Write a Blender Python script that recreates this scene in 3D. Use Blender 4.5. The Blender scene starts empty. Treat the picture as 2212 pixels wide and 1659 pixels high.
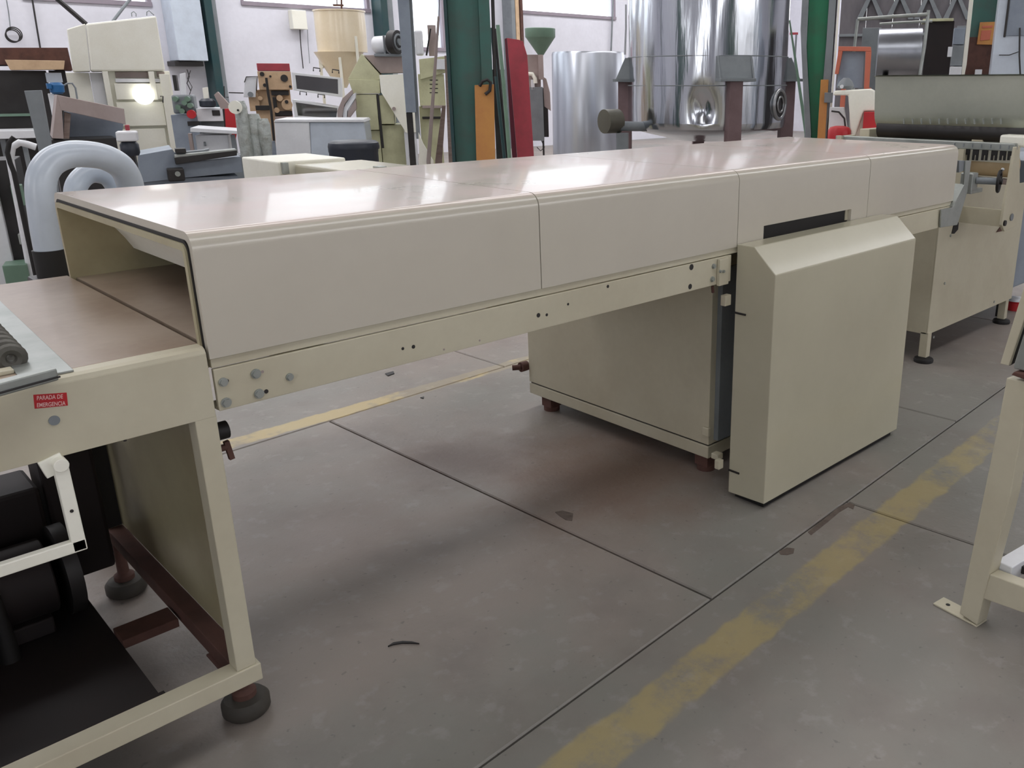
import bpy, bmesh, math, random
from mathutils import Vector, Matrix, noise
random.seed(7)
scn = bpy.context.scene
col = scn.collection
R_ = math.radians

# ------------------------------------------------------------------ camera
W_, H_ = 2212, 1659
CAM = Vector((-0.5551, -1.6505, 1.3730))
YAW, PIT, ROLL, FPX, PPX, PPY = 0.7990, 0.3126, -0.0012, 1857.25, 255.98, -49.92
_fw = Vector((math.sin(YAW) * math.cos(PIT), math.cos(YAW) * math.cos(PIT), -math.sin(PIT)))
_r0 = Vector((math.cos(YAW), -math.sin(YAW), 0)); _u0 = _r0.cross(_fw)
_r = _r0 * math.cos(ROLL) + _u0 * math.sin(ROLL); _u = _r0 * -math.sin(ROLL) + _u0 * math.cos(ROLL)
cam_d = bpy.data.cameras.new('camera'); cam = bpy.data.objects.new('camera', cam_d); col.objects.link(cam)
m = Matrix((( _r.x, _u.x, -_fw.x), (_r.y, _u.y, -_fw.y), (_r.z, _u.z, -_fw.z))).to_4x4()
m.translation = CAM
cam.matrix_world = m
cam_d.sensor_fit = 'HORIZONTAL'; cam_d.sensor_width = 36; cam_d.lens = FPX / W_ * 36
cam_d.shift_x = -PPX / W_; cam_d.shift_y = PPY / W_
cam_d.clip_start = .02; cam_d.clip_end = 200
scn.camera = cam

# ------------------------------------------------------------------ world, lights, exposure
scn.view_settings.view_transform = 'Standard'; scn.view_settings.look = 'None'
scn.view_settings.gamma = 1; scn.view_settings.use_curve_mapping = False
scn.view_settings.exposure = -0.34
wd = bpy.data.worlds.new('world'); scn.world = wd; wd.use_nodes = True
bg = wd.node_tree.nodes['Background']; bg.inputs[0].default_value = (.985, .985, 1, 1); bg.inputs[1].default_value = 4.0
def area(name, loc, rot, sx, sy, power, colr):
    l = bpy.data.lights.new(name, 'AREA'); l.shape = 'RECTANGLE'; l.size = sx; l.size_y = sy
    l.energy = power; l.color = colr
    o = bpy.data.objects.new(name, l); col.objects.link(o); o.location = loc; o.rotation_euler = rot
    return o
SKY = (.99, .98, 1)
area('skylight_lamp', (8, 4.2, 6.85), (0, 0, 0), 26, 1.6, 430, (1, .93, .92))
area('skylight_lamp', (8, -2.6, 6.85), (0, 0, 0), 26, 1.6, 70, (1, .95, .9))
area('skylight_lamp', (8, 10.6, 6.85), (0, 0, 0), 26, 1.6, 900, SKY)
area('fill_light', (-7.8, -2.5, 2.4), (0, R_(-90), 0), 3.6, 5, 12, SKY)  # unseen fill light through the left wall opening
area('fill_light', (6.5, -8.8, 2.6), (R_(90), 0, 0), 9, 3.0, 50, (1, .97, .93))  # unseen fill light added behind the camera for the front faces

# ------------------------------------------------------------------ helpers
def lin(c):
    return tuple(((x / 255) / 12.92 if x / 255 <= .04045 else ((x / 255 + .055) / 1.055) ** 2.4) for x in c)
MATS = {}
def mat(name, rgb, rough=.5, metal=0., dirt=None, dscale=4., damt=.4, bump=0., bscale=60., fine=.04, dust=None, coat=0., stretch=(1, 1, 1)):
    if name in MATS: return MATS[name]
    ma = bpy.data.materials.new(name); ma.use_nodes = True; nt = ma.node_tree; N = nt.nodes; L = nt.links
    b = N['Principled BSDF']; b.inputs['Roughness'].default_value = rough; b.inputs['Metallic'].default_value = metal
    if coat: b.inputs['Coat Weight'].default_value = coat; b.inputs['Coat Roughness'].default_value = .07
    tc = N.new('ShaderNodeTexCoord'); mp = N.new('ShaderNodeMapping'); mp.inputs['Scale'].default_value = stretch
    L.new(tc.outputs['Object'], mp.inputs[0])
    base = lin(rgb)
    n1 = N.new('ShaderNodeTexNoise'); n1.inputs['Scale'].default_value = dscale; n1.inputs['Detail'].default_value = 6; n1.inputs['Roughness'].default_value = .6
    L.new(mp.outputs[0], n1.inputs['Vector'])
    cr = N.new('ShaderNodeValToRGB'); cr.color_ramp.elements[0].position = .42; cr.color_ramp.elements[1].position = .72
    L.new(n1.outputs[0], cr.inputs[0])
    mx = N.new('ShaderNodeMix'); mx.data_type = 'RGBA'
    mul = N.new('ShaderNodeMath'); mul.operation = 'MULTIPLY'; mul.inputs[1].default_value = damt
    L.new(cr.outputs[0], mul.inputs[0]); L.new(mul.outputs[0], mx.inputs[0])
    mx.inputs[6].default_value = (*base, 1)
    d = lin(dirt) if dirt else tuple(x * .8 for x in base)
    mx.inputs[7].default_value = (*d, 1)
    n2 = N.new('ShaderNodeTexNoise'); n2.inputs['Scale'].default_value = bscale; n2.inputs['Detail'].default_value = 3
    L.new(mp.outputs[0], n2.inputs['Vector'])
    hs = N.new('ShaderNodeHueSaturation'); mr = N.new('ShaderNodeMapRange'); mr.inputs[3].default_value = 1 - fine; mr.inputs[4].default_value = 1 + fine
    L.new(n2.outputs[0], mr.inputs[0]); L.new(mr.outputs[0], hs.inputs['Value']); L.new(mx.outputs[2], hs.inputs['Color'])
    outc = hs.outputs[0]
    if dust:   # settled dust: lies on what faces up
        ge = N.new('ShaderNodeNewGeometry'); sx = N.new('ShaderNodeSeparateXYZ'); L.new(ge.outputs['True Normal'], sx.inputs[0])
        m2 = N.new('ShaderNodeMapRange'); m2.inputs[1].default_value = .75; m2.inputs[2].default_value = .98; m2.inputs[4].default_value = .8; L.new(sx.outputs[2], m2.inputs[0])
        m3 = N.new('ShaderNodeMath'); m3.operation = 'MULTIPLY'; n3 = N.new('ShaderNodeTexNoise'); n3.inputs['Scale'].default_value = 5; n3.inputs['Detail'].default_value = 8
        L.new(tc.outputs['Object'], n3.inputs['Vector']); r3 = N.new('ShaderNodeMapRange'); r3.inputs[1].default_value = .3; r3.inputs[2].default_value = .6; r3.inputs[3].default_value = .35
        L.new(n3.outputs[0], r3.inputs[0]); L.new(m2.outputs[0], m3.inputs[0]); L.new(r3.outputs[0], m3.inputs[1])
        x3 = N.new('ShaderNodeMix'); x3.data_type = 'RGBA'; L.new(m3.outputs[0], x3.inputs[0]); L.new(outc, x3.inputs[6]); x3.inputs[7].default_value = (*lin(dust), 1); outc = x3.outputs[2]
        rr = N.new('ShaderNodeMapRange'); rr.inputs[3].default_value = rough; rr.inputs[4].default_value = rough + .16; L.new(m3.outputs[0], rr.inputs[0]); L.new(rr.outputs[0], b.inputs['Roughness'])
    L.new(outc, b.inputs['Base Color'])
    if bump:
        bp = N.new('ShaderNodeBump'); bp.inputs['Strength'].default_value = bump; bp.inputs['Distance'].default_value = .02
        L.new(n1.outputs[0], bp.inputs['Height']); L.new(bp.outputs[0], b.inputs['Normal'])
    MATS[name] = ma; return ma
def emis(name, rgb, s):
    ma = bpy.data.materials.new(name); ma.use_nodes = True; b = ma.node_tree.nodes['Principled BSDF']
    b.inputs['Base Color'].default_value = (*lin(rgb), 1); b.inputs['Emission Color'].default_value = (*lin(rgb), 1); b.inputs['Emission Strength'].default_value = s
    return ma
def glassm(name, rgb, mixf=.12):
    ma = bpy.data.materials.new(name); ma.use_nodes = True; nt = ma.node_tree; N = nt.nodes; L = nt.links
    N.remove(N['Principled BSDF']); o = N['Material Output']; t = N.new('ShaderNodeBsdfTransparent'); g = N.new('ShaderNodeBsdfGlossy'); g.inputs['Roughness'].default_value = .05
    t.inputs[0].default_value = (*lin(rgb), 1); x = N.new('ShaderNodeMixShader'); x.inputs[0].default_value = mixf
    L.new(t.outputs[0], x.inputs[1]); L.new(g.outputs[0], x.inputs[2]); L.new(x.outputs[0], o.inputs[0]); return ma

CREAM = mat('cream_enamel', (190, 185, 163), .26, dirt=(174, 168, 146), dscale=2.2, damt=.35, bump=.05, bscale=30, fine=.02, coat=.3)
CREAMD = mat('cream_paint', (197, 191, 169), .42, dirt=(172, 162, 138), dscale=3, damt=.45, bscale=40, fine=.04)
CREAMT = mat('dusty_hood_enamel', (197, 191, 177), .22, dirt=(186, 179, 166), dscale=1.6, damt=.5, dust=(206, 184, 178), bump=.10, bscale=25, fine=.02, coat=.35)
CREAMI = mat('inner_liner_paint', (178, 170, 138), .38, dirt=(140, 126, 96), dscale=2.5, damt=.6)
DECK = mat('stained_deck_paint', (166, 150, 134), .36, dirt=(124, 100, 80), dscale=3.2, damt=.75, bscale=50, fine=.06, coat=.15)
BLACK = mat('black_rubber', (22, 20, 20), .6)
DARK = mat('dark_steel', (52, 50, 50), .45, .3, dirt=(30, 26, 24), damt=.6)
TRAY = mat('near_black', (30, 20, 20), .7, dirt=(14, 10, 12), damt=.7)  # near black; on the tray it carries the shade under the table
RUSTY = mat('rusty_iron', (92, 62, 54), .8, dirt=(54, 38, 34), damt=.6, dscale=12)
STEEL = mat('brushed_steel', (172, 174, 176), .32, .9, dirt=(120, 122, 126), damt=.4, bscale=90)
GALV = mat('zinc_plate', (168, 172, 168), .4, .6, dirt=(124, 132, 126), damt=.5, dscale=9)
STAIN = mat('polished_stainless', (200, 204, 210), .16, 1., dirt=(170, 172, 178), damt=.4, dscale=1.2, bump=.9, bscale=18, fine=.01, stretch=(1, 1, .12))
STAINB = mat('brushed_stainless', (186, 190, 198), .30, 1., dirt=(150, 152, 160), damt=.5, dscale=2.4, bump=.25, bscale=20, stretch=(1, 1, .1))
BLUEW = mat('pale_blue_pipe_paint', (196, 206, 218), .3, dirt=(164, 170, 180), damt=.4, dscale=5, bscale=30, coat=.2)
WHITE = mat('white_enamel', (226, 228, 232), .35, dirt=(196, 196, 200), damt=.4)
OFFW = mat('offwhite_machine_paint', (243, 242, 230), .45, dirt=(216, 211, 188), damt=.35, dscale=2)
BLUEG = mat('blue_grey_paint', (138, 148, 160), .5, dirt=(104, 110, 126), damt=.5)
HOPM = mat('hopper_sheet_steel', (176, 180, 168), .38, .55, dirt=(150, 154, 144), damt=.5, dscale=3)
CHAIN = mat('dusty_chain_steel', (96, 94, 88), .6, .3, dirt=(60, 56, 50), dscale=20, damt=.6)
GREYP = mat('grey_paint', (128, 134, 138), .5, dirt=(96, 98, 104), damt=.5)
GREEN = mat('green_column_paint', (58, 100, 92), .5, dirt=(70, 84, 78), damt=.7, dscale=6)
GREENR = mat('bright_green_paint', (34, 120, 84), .5, dirt=(60, 92, 70), damt=.6, dscale=6)
TEAL = mat('dark_teal_paint', (26, 62, 66), .5, dirt=(60, 72, 70), damt=.5)
ORANGE = mat('orange_ochre_paint', (196, 140, 76), .6, dirt=(170, 104, 70), damt=.6, dscale=4)
RED = mat('red_oxide_paint', (170, 64, 76), .6, dirt=(120, 60, 66), damt=.5, dscale=5)
REDB = mat('bright_red_paint', (186, 32, 40), .45, dirt=(140, 30, 36), damt=.4)
ORFR = mat('orange_frame_paint', (196, 108, 84), .5, dirt=(160, 84, 66), damt=.4)
TAN = mat('tan_machine_paint', (206, 176, 142), .5, dirt=(160, 128, 100), damt=.5, dscale=8)
WOOD = mat('weathered_timber', (150, 132, 124), .75, dirt=(110, 90, 80), damt=.6, dscale=8, stretch=(1, 1, 6))
BROWN = mat('brown_shade', (164, 150, 146), .6, dirt=(130, 112, 106), damt=.5)
OLIVE = mat('yellow_green_machine_paint', (196, 196, 160), .5, dirt=(142, 136, 104), damt=.5, dscale=5)
BEIGE = mat('beige_roll_cover', (206, 184, 146), .6, dirt=(170, 144, 110), damt=.5)
BLUE = mat('blue_motor_paint', (30, 96, 150), .45)
NAVY = mat('black_plastic', (34, 40, 52), .4, dirt=(56, 60, 70), damt=.4)
FILM = mat('clear_film_wrap', (176, 182, 178), .18, dirt=(120, 116, 100), damt=.6, dscale=16, bump=1., coat=.4)
GREENF = mat('sage_green_paint', (112, 140, 122), .4, dirt=(80, 104, 88), damt=.4)
GLASS = glassm('window_glass', (245, 248, 250)); GLASSB = glassm('box_glass', (190, 184, 172), .2)
SUN = emis('spot_glow', (255, 255, 250), 2.2)  # glow for the painted bright spot on the cream machine

def wall_mat():
    ma = mat('whitewashed_plaster', (224, 224, 233), .85, dirt=(192, 191, 198), dscale=.7, damt=.5, bump=.15, bscale=14, fine=.05); return ma
PLASTER = wall_mat()
CONC = mat('old_concrete', (150, 146, 144), .8, dirt=(110, 106, 104), damt=.5)
CLAD = mat('weathered_cladding', (112, 108, 112), .7, dirt=(66, 66, 72), dscale=3, damt=.7, bscale=20, fine=.12, stretch=(1, 1, .3))

def floor_mat():
    ma = bpy.data.materials.new('stained_concrete_floor'); ma.use_nodes = True; nt = ma.node_tree; N = nt.nodes; L = nt.links
    b = N['Principled BSDF']; g = N.new('ShaderNodeNewGeometry'); sp = N.new('ShaderNodeSeparateXYZ'); L.new(g.outputs['Position'], sp.inputs[0])
    def noi(s, d=6, r=.6):
        n = N.new('ShaderNodeTexNoise'); n.inputs['Scale'].default_value = s; n.inputs['Detail'].default_value = d; n.inputs['Roughness'].default_value = r
        L.new(g.outputs['Position'], n.inputs['Vector']); return n.outputs[0]
    def ramp(i, p0, p1):
        r = N.new('ShaderNodeMapRange'); r.interpolation_type = 'SMOOTHSTEP'; r.inputs[1].default_value = p0; r.inputs[2].default_value = p1; L.new(i, r.inputs[0]); return r.outputs[0]
    def mth(op, a, c):
        n = N.new('ShaderNodeMath'); n.operation = op
        for k, v in enumerate((a, c)):
            if isinstance(v, (int, float)): n.inputs[k].default_value = v
            elif v is not None: L.new(v, n.inputs[k])
        return n.outputs[0]
    def mix(f, a, c):
        n = N.new('ShaderNodeMix'); n.data_type = 'RGBA'
        if isinstance(f, (int, float)): n.inputs[0].default_value = f
        else: L.new(f, n.inputs[0])
        for k, v in ((6, a), (7, c)):
            if isinstance(v, tuple): n.inputs[k].default_value = (*lin(v), 1)
            else: L.new(v, n.inputs[k])
        return n.outputs[2]
    c = mix(ramp(noi(.55), .4, .62), (143, 133, 126), (130, 128, 122))
    c = mix(mth('MULTIPLY', ramp(noi(3.2), .45, .75), .55), c, (118, 110, 106))
    c = mix(mth('MULTIPLY', ramp(noi(14, 4), .55, .7), .35), c, (160, 155, 152))
    c = mix(mth('MULTIPLY', ramp(noi(38, 2), .66, .74), .5), c, (96, 92, 92))
    # yellow lane paint (flat print), worn through in patches
    def stripe(y0, slope, hw):
        t = mth('ADD', sp.outputs[1], mth('MULTIPLY', sp.outputs[0], -slope)); t = mth('ADD', t, mth('MULTIPLY', noi(9, 3), .05))
        t = mth('ABSOLUTE', mth('SUBTRACT', t, y0), None)
        r = N.new('ShaderNodeMapRange'); r.inputs[1].default_value = hw; r.inputs[2].default_value = hw - .012; L.new(t, r.inputs[0]); return r.outputs[0]
    wear = ramp(noi(2.6, 8, .75), .36, .56)
    c = mix(mth('MULTIPLY', mth('MULTIPLY', stripe(-.545, .045, .065), wear), .5), c, (186, 166, 100))
    dash = ramp(noi(1.3, 5, .7), .45, .55)
    c = mix(mth('MULTIPLY', mth('MULTIPLY', stripe(1.74, .0, .055), mth('MAXIMUM', dash, .3)), .6), c, (206, 184, 124))
    # oil and rust stains; those under the tunnel also carry painted shade
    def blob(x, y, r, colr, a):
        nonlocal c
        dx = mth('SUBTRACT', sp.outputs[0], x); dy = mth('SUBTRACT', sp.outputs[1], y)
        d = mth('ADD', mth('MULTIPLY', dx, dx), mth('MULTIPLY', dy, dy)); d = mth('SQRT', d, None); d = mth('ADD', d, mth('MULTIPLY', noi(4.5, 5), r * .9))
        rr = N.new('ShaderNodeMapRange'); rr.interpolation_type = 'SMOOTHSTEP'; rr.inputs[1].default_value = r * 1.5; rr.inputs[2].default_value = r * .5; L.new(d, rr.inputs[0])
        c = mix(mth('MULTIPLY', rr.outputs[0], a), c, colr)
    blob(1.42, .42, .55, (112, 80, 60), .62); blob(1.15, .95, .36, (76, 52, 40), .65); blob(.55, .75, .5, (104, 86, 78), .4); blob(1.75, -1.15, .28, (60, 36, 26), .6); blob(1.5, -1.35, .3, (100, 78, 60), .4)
    L.new(c, b.inputs['Base Color'])
    r = N.new('ShaderNodeMapRange'); r.inputs[3].default_value = .38; r.inputs[4].default_value = .62; L.new(noi(5), r.inputs[0]); L.new(r.outputs[0], b.inputs['Roughness'])
    bp = N.new('ShaderNodeBump'); bp.inputs['Strength'].default_value = .25; bp.inputs['Distance'].default_value = .004; L.new(noi(60, 4), bp.inputs['Height']); L.new(bp.outputs[0], b.inputs['Normal'])
    return ma
FLOOR = floor_mat()

def ray(u, v): return _fw * FPX + _r * (u - 1106 - PPX) - _u * (v - 829.5 - PPY)
def PX(u, v, x=None, y=None, z=None):
    d = ray(u, v); i, val = (0, x) if x is not None else (1, y) if y is not None else (2, z)
    return CAM + d * ((val - CAM[i]) / d[i])

class MB:
    """collects primitives into one mesh"""
    def __init__(s): s.v = []; s.f = []; s.sm = []
    def add(s, vs, fs, sm=False):
        k = len(s.v); s.v += [tuple(p) for p in vs]; s.f += [tuple(i + k for i in f) for f in fs]; s.sm += [sm] * len(fs); return s
    def box(s, a, b):
        x0, y0, z0 = a; x1, y1, z1 = b
        if x0 > x1: x0, x1 = x1, x0
        if y0 > y1: y0, y1 = y1, y0
        if z0 > z1: z0, z1 = z1, z0
        return s.add([(x0, y0, z0), (x1, y0, z0), (x1, y1, z0), (x0, y1, z0), (x0, y0, z1), (x1, y0, z1), (x1, y1, z1), (x0, y1, z1)],
              [(0, 3, 2, 1), (4, 5, 6, 7), (0, 1, 5, 4), (1, 2, 6, 5), (2, 3, 7, 6), (3, 0, 4, 7)])
    def prism(s, poly, d, sm=False):
        """poly: 3d points of one end, d: extrusion vector"""
        n = len(poly); P = [Vector(p) for p in poly]; d = Vector(d)
        nrm = Vector((0, 0, 0))
        for i in range(n): nrm += P[i].cross(P[(i + 1) % n])
        if nrm.dot(d) > 0: P = P[::-1]
        return s.add(P + [p + d for p in P], [tuple(range(n)), tuple(range(2 * n - 1, n - 1, -1))] + [(i, i + n, (i + 1) % n + n, (i + 1) % n)for i in range(n)][:], sm)
    def bar(s, a, b, w, h=None, up=(0, 0, 1)):
        a = Vector(a); b = Vector(b); d = (b - a); h = h or w; up = Vector(up)
        if abs(d.normalized().dot(up)) > .98: up = Vector((0, 1, 0))
        sx = d.cross(up).normalized() * (w / 2); sz = sx.cross(d).normalized() * (h / 2)
        return s.prism([a - sx - sz, a + sx - sz, a + sx + sz, a - sx + sz], d)
    def tube(s, pts, r, n=14, caps=True, r2=None):
        P = [Vector(p) for p in pts]; m = len(P); rings = []; prev = None
        for i in range(m):
            t = (P[min(i + 1, m - 1)] - P[max(i - 1, 0)]).normalized()
            if prev is None:
                a = Vector((0, 0, 1)) if abs(t.z) < .9 else Vector((1, 0, 0)); x = t.cross(a).normalized()
            else: x = (prev - t * prev.dot(t)).normalized()
            prev = x; y = t.cross(x)
            rr = r if r2 is None else r + (r2 - r) * i / (m - 1)
            rr = rr if not isinstance(r, (list, tuple)) else r[i]
            rings.append([P[i] + x * math.cos(2 * math.pi * k / n) * rr + y * math.sin(2 * math.pi * k / n) * rr for k in range(n)])
        vs = [p for q in rings for p in q]
        fs = [(i * n + k, i * n + (k + 1) % n, (i + 1) * n + (k + 1) % n, (i + 1) * n + k) for i in range(m - 1) for k in range(n)]
        s.add(vs, fs, True)
        if caps: s.add(rings[0], [tuple(range(n - 1, -1, -1))]); s.add(rings[-1], [tuple(range(n))])
        return s
    def cyl(s, a, b, r, n=20, r2=None): return s.tube([a, b], r, n, True, r2)
    def lathe(s, prof, c=(0, 0), n=48, caps=False, a0=0, a1=2 * math.pi):
        full = abs(a1 - a0 - 2 * math.pi) < 1e-6; k_ = n if full else n + 1
        vs = [(c[0] + r * math.cos(a0 + (a1 - a0) * k / n), c[1] + r * math.sin(a0 + (a1 - a0) * k / n), z) for r, z in prof for k in range(k_)]
        fs = [(i * k_ + k, i * k_ + (k + 1) % k_, (i + 1) * k_ + (k + 1) % k_, (i + 1) * k_ + k) for i in range(len(prof) - 1) for k in range(n)]
        s.add(vs, fs, True)
        if caps:
            s.add(vs[:k_], [tuple(range(k_ - 1, -1, -1))]); s.add(vs[-k_:], [tuple(range(k_))])
        return s
    def torus(s, c, ax, R, r, n=32, k=10):
        c = Vector(c); ax = Vector(ax).normalized(); x = ax.orthogonal().normalized(); y = ax.cross(x)
        P = [c + (x * math.cos(2 * math.pi * i / n) + y * math.sin(2 * math.pi * i / n)) * R for i in range(n)]
        vs = []
        for i in range(n):
            o = (P[i] - c).normalized()
            vs += [P[i] + o * math.cos(2 * math.pi * j / k) * r + ax * math.sin(2 * math.pi * j / k) * r for j in range(k)]
        return s.add(vs, [(i * k + j, ((i + 1) % n) * k + j, ((i + 1) % n) * k + (j + 1) % k, i * k + (j + 1) % k) for i in range(n) for j in range(k)], True)
    def sphere(s, c, r, n=16, sc=(1, 1, 1)):
        prof = [(-math.pi / 2 + math.pi * i / (n // 2)) for i in range(n // 2 + 1)]
        vs = [(c[0] + sc[0] * r * math.cos(a) * math.cos(2 * math.pi * k / n), c[1] + sc[1] * r * math.cos(a) * math.sin(2 * math.pi * k / n), c[2] + sc[2] * r * math.sin(a)) for a in prof for k in range(n)]
        return s.add(vs, [(i * n + k, i * n + (k + 1) % n, (i + 1) * n + (k + 1) % n, (i + 1) * n + k) for i in range(len(prof) - 1) for k in range(n)], True)
    def build(s, name, ma, parent=None, bevel=0., label=None, **kw):
        me = bpy.data.meshes.new(name); me.from_pydata(s.v, [], s.f)
        me.polygons.foreach_set('use_smooth', s.sm)
        bm = bmesh.new(); bm.from_mesh(me); bmesh.ops.remove_doubles(bm, verts=bm.verts, dist=1e-5); bmesh.ops.recalc_face_normals(bm, faces=bm.faces); bm.to_mesh(me); bm.free()
        if any(s.sm): me.set_sharp_from_angle(angle=R_(40))
        me.update(); me.materials.append(ma)
        o = bpy.data.objects.new(name, me); col.objects.link(o); o.parent = parent
        if bevel:
            bv = o.modifiers.new('bevel', 'BEVEL'); bv.width = bevel; bv.segments = 2; bv.limit_method = 'ANGLE'; bv.angle_limit = R_(40)
        if label: o['label'] = label
        for k, v in kw.items(): o[k] = v
        return o
def tag(o, label, cat, group=None, kind=None):
    o['label'] = label; o['category'] = cat
    if group: o['group'] = group
    if kind: o['kind'] = kind
    return o
def empty(name, label, cat, loc=(0, 0, 0), rz=0., group=None):
    o = bpy.data.objects.new(name, None); col.objects.link(o); o.location = loc; o.rotation_euler = (0, 0, rz)
    o.empty_display_size = .1
    return tag(o, label, cat, group)
def struct(o): o['kind'] = 'structure'; return o

FH = Vector((math.sin(YAW), math.cos(YAW), 0)); RH = Vector((math.cos(YAW), -math.sin(YAW), 0))
class T:
    """a thing with its base on the floor at horizontal distance hd, seen at column u; local x = to the right, y = away"""
    def __init__(s, name, label, cat, u, hd, rot=0., group=None):
        d = ray(u, 177); d = Vector((d.x, d.y, 0)); d *= hd / d.dot(FH)
        s.o = Vector((CAM.x, CAM.y, 0)) + d; s.rz = -YAW + R_(rot) - .85 * math.atan2(d.dot(RH), d.dot(FH))
        s.X = Vector((math.cos(s.rz), math.sin(s.rz), 0)); s.Y = Vector((-math.sin(s.rz), math.cos(s.rz), 0))
        s.e = empty(name, label, cat, s.o, s.rz, group)
    def at(s, u, v, dy=0.):
        d = ray(u, v); p0 = s.o + s.Y * dy; t = (p0 - CAM).dot(s.Y) / d.dot(s.Y); p = CAM + d * t - s.o
        return Vector((p.dot(s.X), dy, p.z))
    def z(s, u, v, dy=0.): return s.at(u, v, dy).z
    def box(s, name, u0, v0, u1, v1, ma, dy=0., th=.1, zb=None, bevel=.004, parent=None, **k):
        vm = (v0 + v1) / 2; um = (u0 + u1) / 2
        z1 = s.z(um, v0, dy); z0 = s.z(um, v1, dy) if zb is None else zb
        x0 = s.at(u0, vm, dy).x; x1 = s.at(u1, vm, dy).x
        return MB().box((x0, dy, z0), (x1, dy + th, z1)).build(name, ma, parent or s.e, bevel, **k)
    def poly(s, name, pts, ma, dy=0., th=.05, bevel=.003, parent=None, **k):
        Q = [s.at(u, v, dy) for u, v in pts]
        for q, (u, v) in zip(Q, pts):
            if v >= 400: q.z = 0
            if v <= -60: q.z = ZC - .05
        return MB().prism(Q, (0, th, 0)).build(name, ma, parent or s.e, bevel, **k)
    def rod(s, name, pts, rpx, ma, dy=0., parent=None, n=10, **k):
        P = [s.at(p[0], p[1], p[2] if len(p) > 2 else dy) for p in pts]
        r = abs(s.at(pts[0][0] + rpx, pts[0][1], dy).x - s.at(pts[0][0], pts[0][1], dy).x)
        for q, p in zip(P, pts):
            if p[1] >= 400: q.z = 0
        return MB().tube(P, r, n).build(name, ma, parent or s.e, 0, **k)
    def lathe(s, name, uc, prof, ma, dy=0., parent=None, n=48, caps=True, **k):
        """prof: (half width px, v) from bottom to top"""
        out = []; c = s.at(uc, prof[0][1], dy)
        for w, v in prof:
            p = s.at(uc, v, dy); out.append((abs(s.at(uc + w, min(v, 380), dy).x - s.at(uc, min(v, 380), dy).x), 0 if v >= 400 else p.z))
        return MB().lathe(out, (s.at(uc, prof[-1][1], dy).x, dy), n, caps).build(name, ma, parent or s.e, 0, **k)
    def disc(s, name, u, v, rpx, ma, dy=0., th=.02, parent=None, **k):
        p = s.at(u, v, dy); r = abs(s.at(u + rpx, v, dy).x - p.x)
        return MB().cyl(p, p + Vector((0, th, 0)), r, 20).build(name, ma, parent or s.e, 0, **k)
def smooth_path(pts, n=8):
    P = [Vector(p) for p in pts]; out = []
    for i in range(len(P) - 1):
        a = P[max(i - 1, 0)]; b = P[i]; c = P[i + 1]; d = P[min(i + 2, len(P) - 1)]
        for k in range(n):
            t = k / n; out.append(.5 * ((2 * b) + (c - a) * t + (2 * a - 5 * b + 4 * c - d) * t * t + (3 * b - a - 3 * c + d) * t ** 3))
    out.append(P[-1]); return out

# ================================================================== the hall
YW = 14.0; X0, X1, Y0, ZC = -8.0, 22.0, -9.0, 7.0
fl = empty('floor', 'floor', 'floor'); del fl['label']; del fl['category']; struct(fl)
MB().box((X0, Y0, -.20), (X1, YW, -.018)).build('subfloor', CONC, fl)
SL = .05; LX = 1.76; RW = 2.02
cs, sn = math.cos(SL), math.sin(SL)
slabmesh = {}
joint_y = -.415
for j in range(-4, 8):
    for i in range(-5, 14):
        off = 1.10 if j % 2 == 0 else .22
        x = off + i * LX; y = joint_y + j * RW
        key = (j == 0, )
        m_ = MB().box((0.004, .004, -.015), (LX - .004, RW - .004, 0))
        if key not in slabmesh:
            o = m_.build('slab', FLOOR, fl); slabmesh[key] = o.data
            bm = bmesh.new(); bm.from_mesh(o.data); bmesh.ops.bevel(bm, geom=[e for e in bm.edges if all(v.co.z > -.001 for v in e.verts)], offset=.004, segments=1, affect='EDGES'); bm.to_mesh(o.data); bm.free()
        else:
            o = bpy.data.objects.new('slab', slabmesh[key]); col.objects.link(o); o.parent = fl
        o.location = (x * cs - y * sn * 0 , y + x * SL, 0); o.rotation_euler = (0, 0, SL)
# broken joint edges
HOLEM = mat('broken_joint_hole', (104, 92, 84), .9, dirt=(52, 42, 38), dscale=30, damt=.6)
for pts in ([(1199, 1107), (1215, 1104), (1238, 1110), (1236, 1126), (1222, 1124), (1208, 1115)],
            [(1682, 1192), (1700, 1184), (1716, 1186), (1714, 1196), (1700, 1200), (1686, 1199)],
            [(1745, 1150), (1780, 1122), (1812, 1096), (1836, 1086), (1846, 1093), (1843, 1101), (1832, 1096), (1812, 1108), (1786, 1130), (1752, 1157)]):
    P = [PX(u, v, z=-.001) for u, v in pts]
    MB().prism(P, (0, 0, .0022)).build('chip', HOLEM, fl)
for pts, nm, lb_ in (([(838, 1398), (850, 1390), (870, 1387), (890, 1388), (906, 1392), (888, 1391), (868, 1391), (850, 1394)], 'metal_strip', 'thin curled dark strip lying on the open floor in the foreground'),
                ([(832, 808), (850, 803), (852, 808), (838, 813)], 'dark_scrap', 'small dark scrap on the floor seen under the tunnel beam'),
                ([(908, 860), (916, 858), (915, 862)], 'dark_scrap', 'tiny dark speck on the floor below the larger scrap')):
    tag(MB().prism([PX(u, v, z=.0002) for u, v in pts], (0, 0, .004)).build(nm, DARK), lb_, 'debris')

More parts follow.
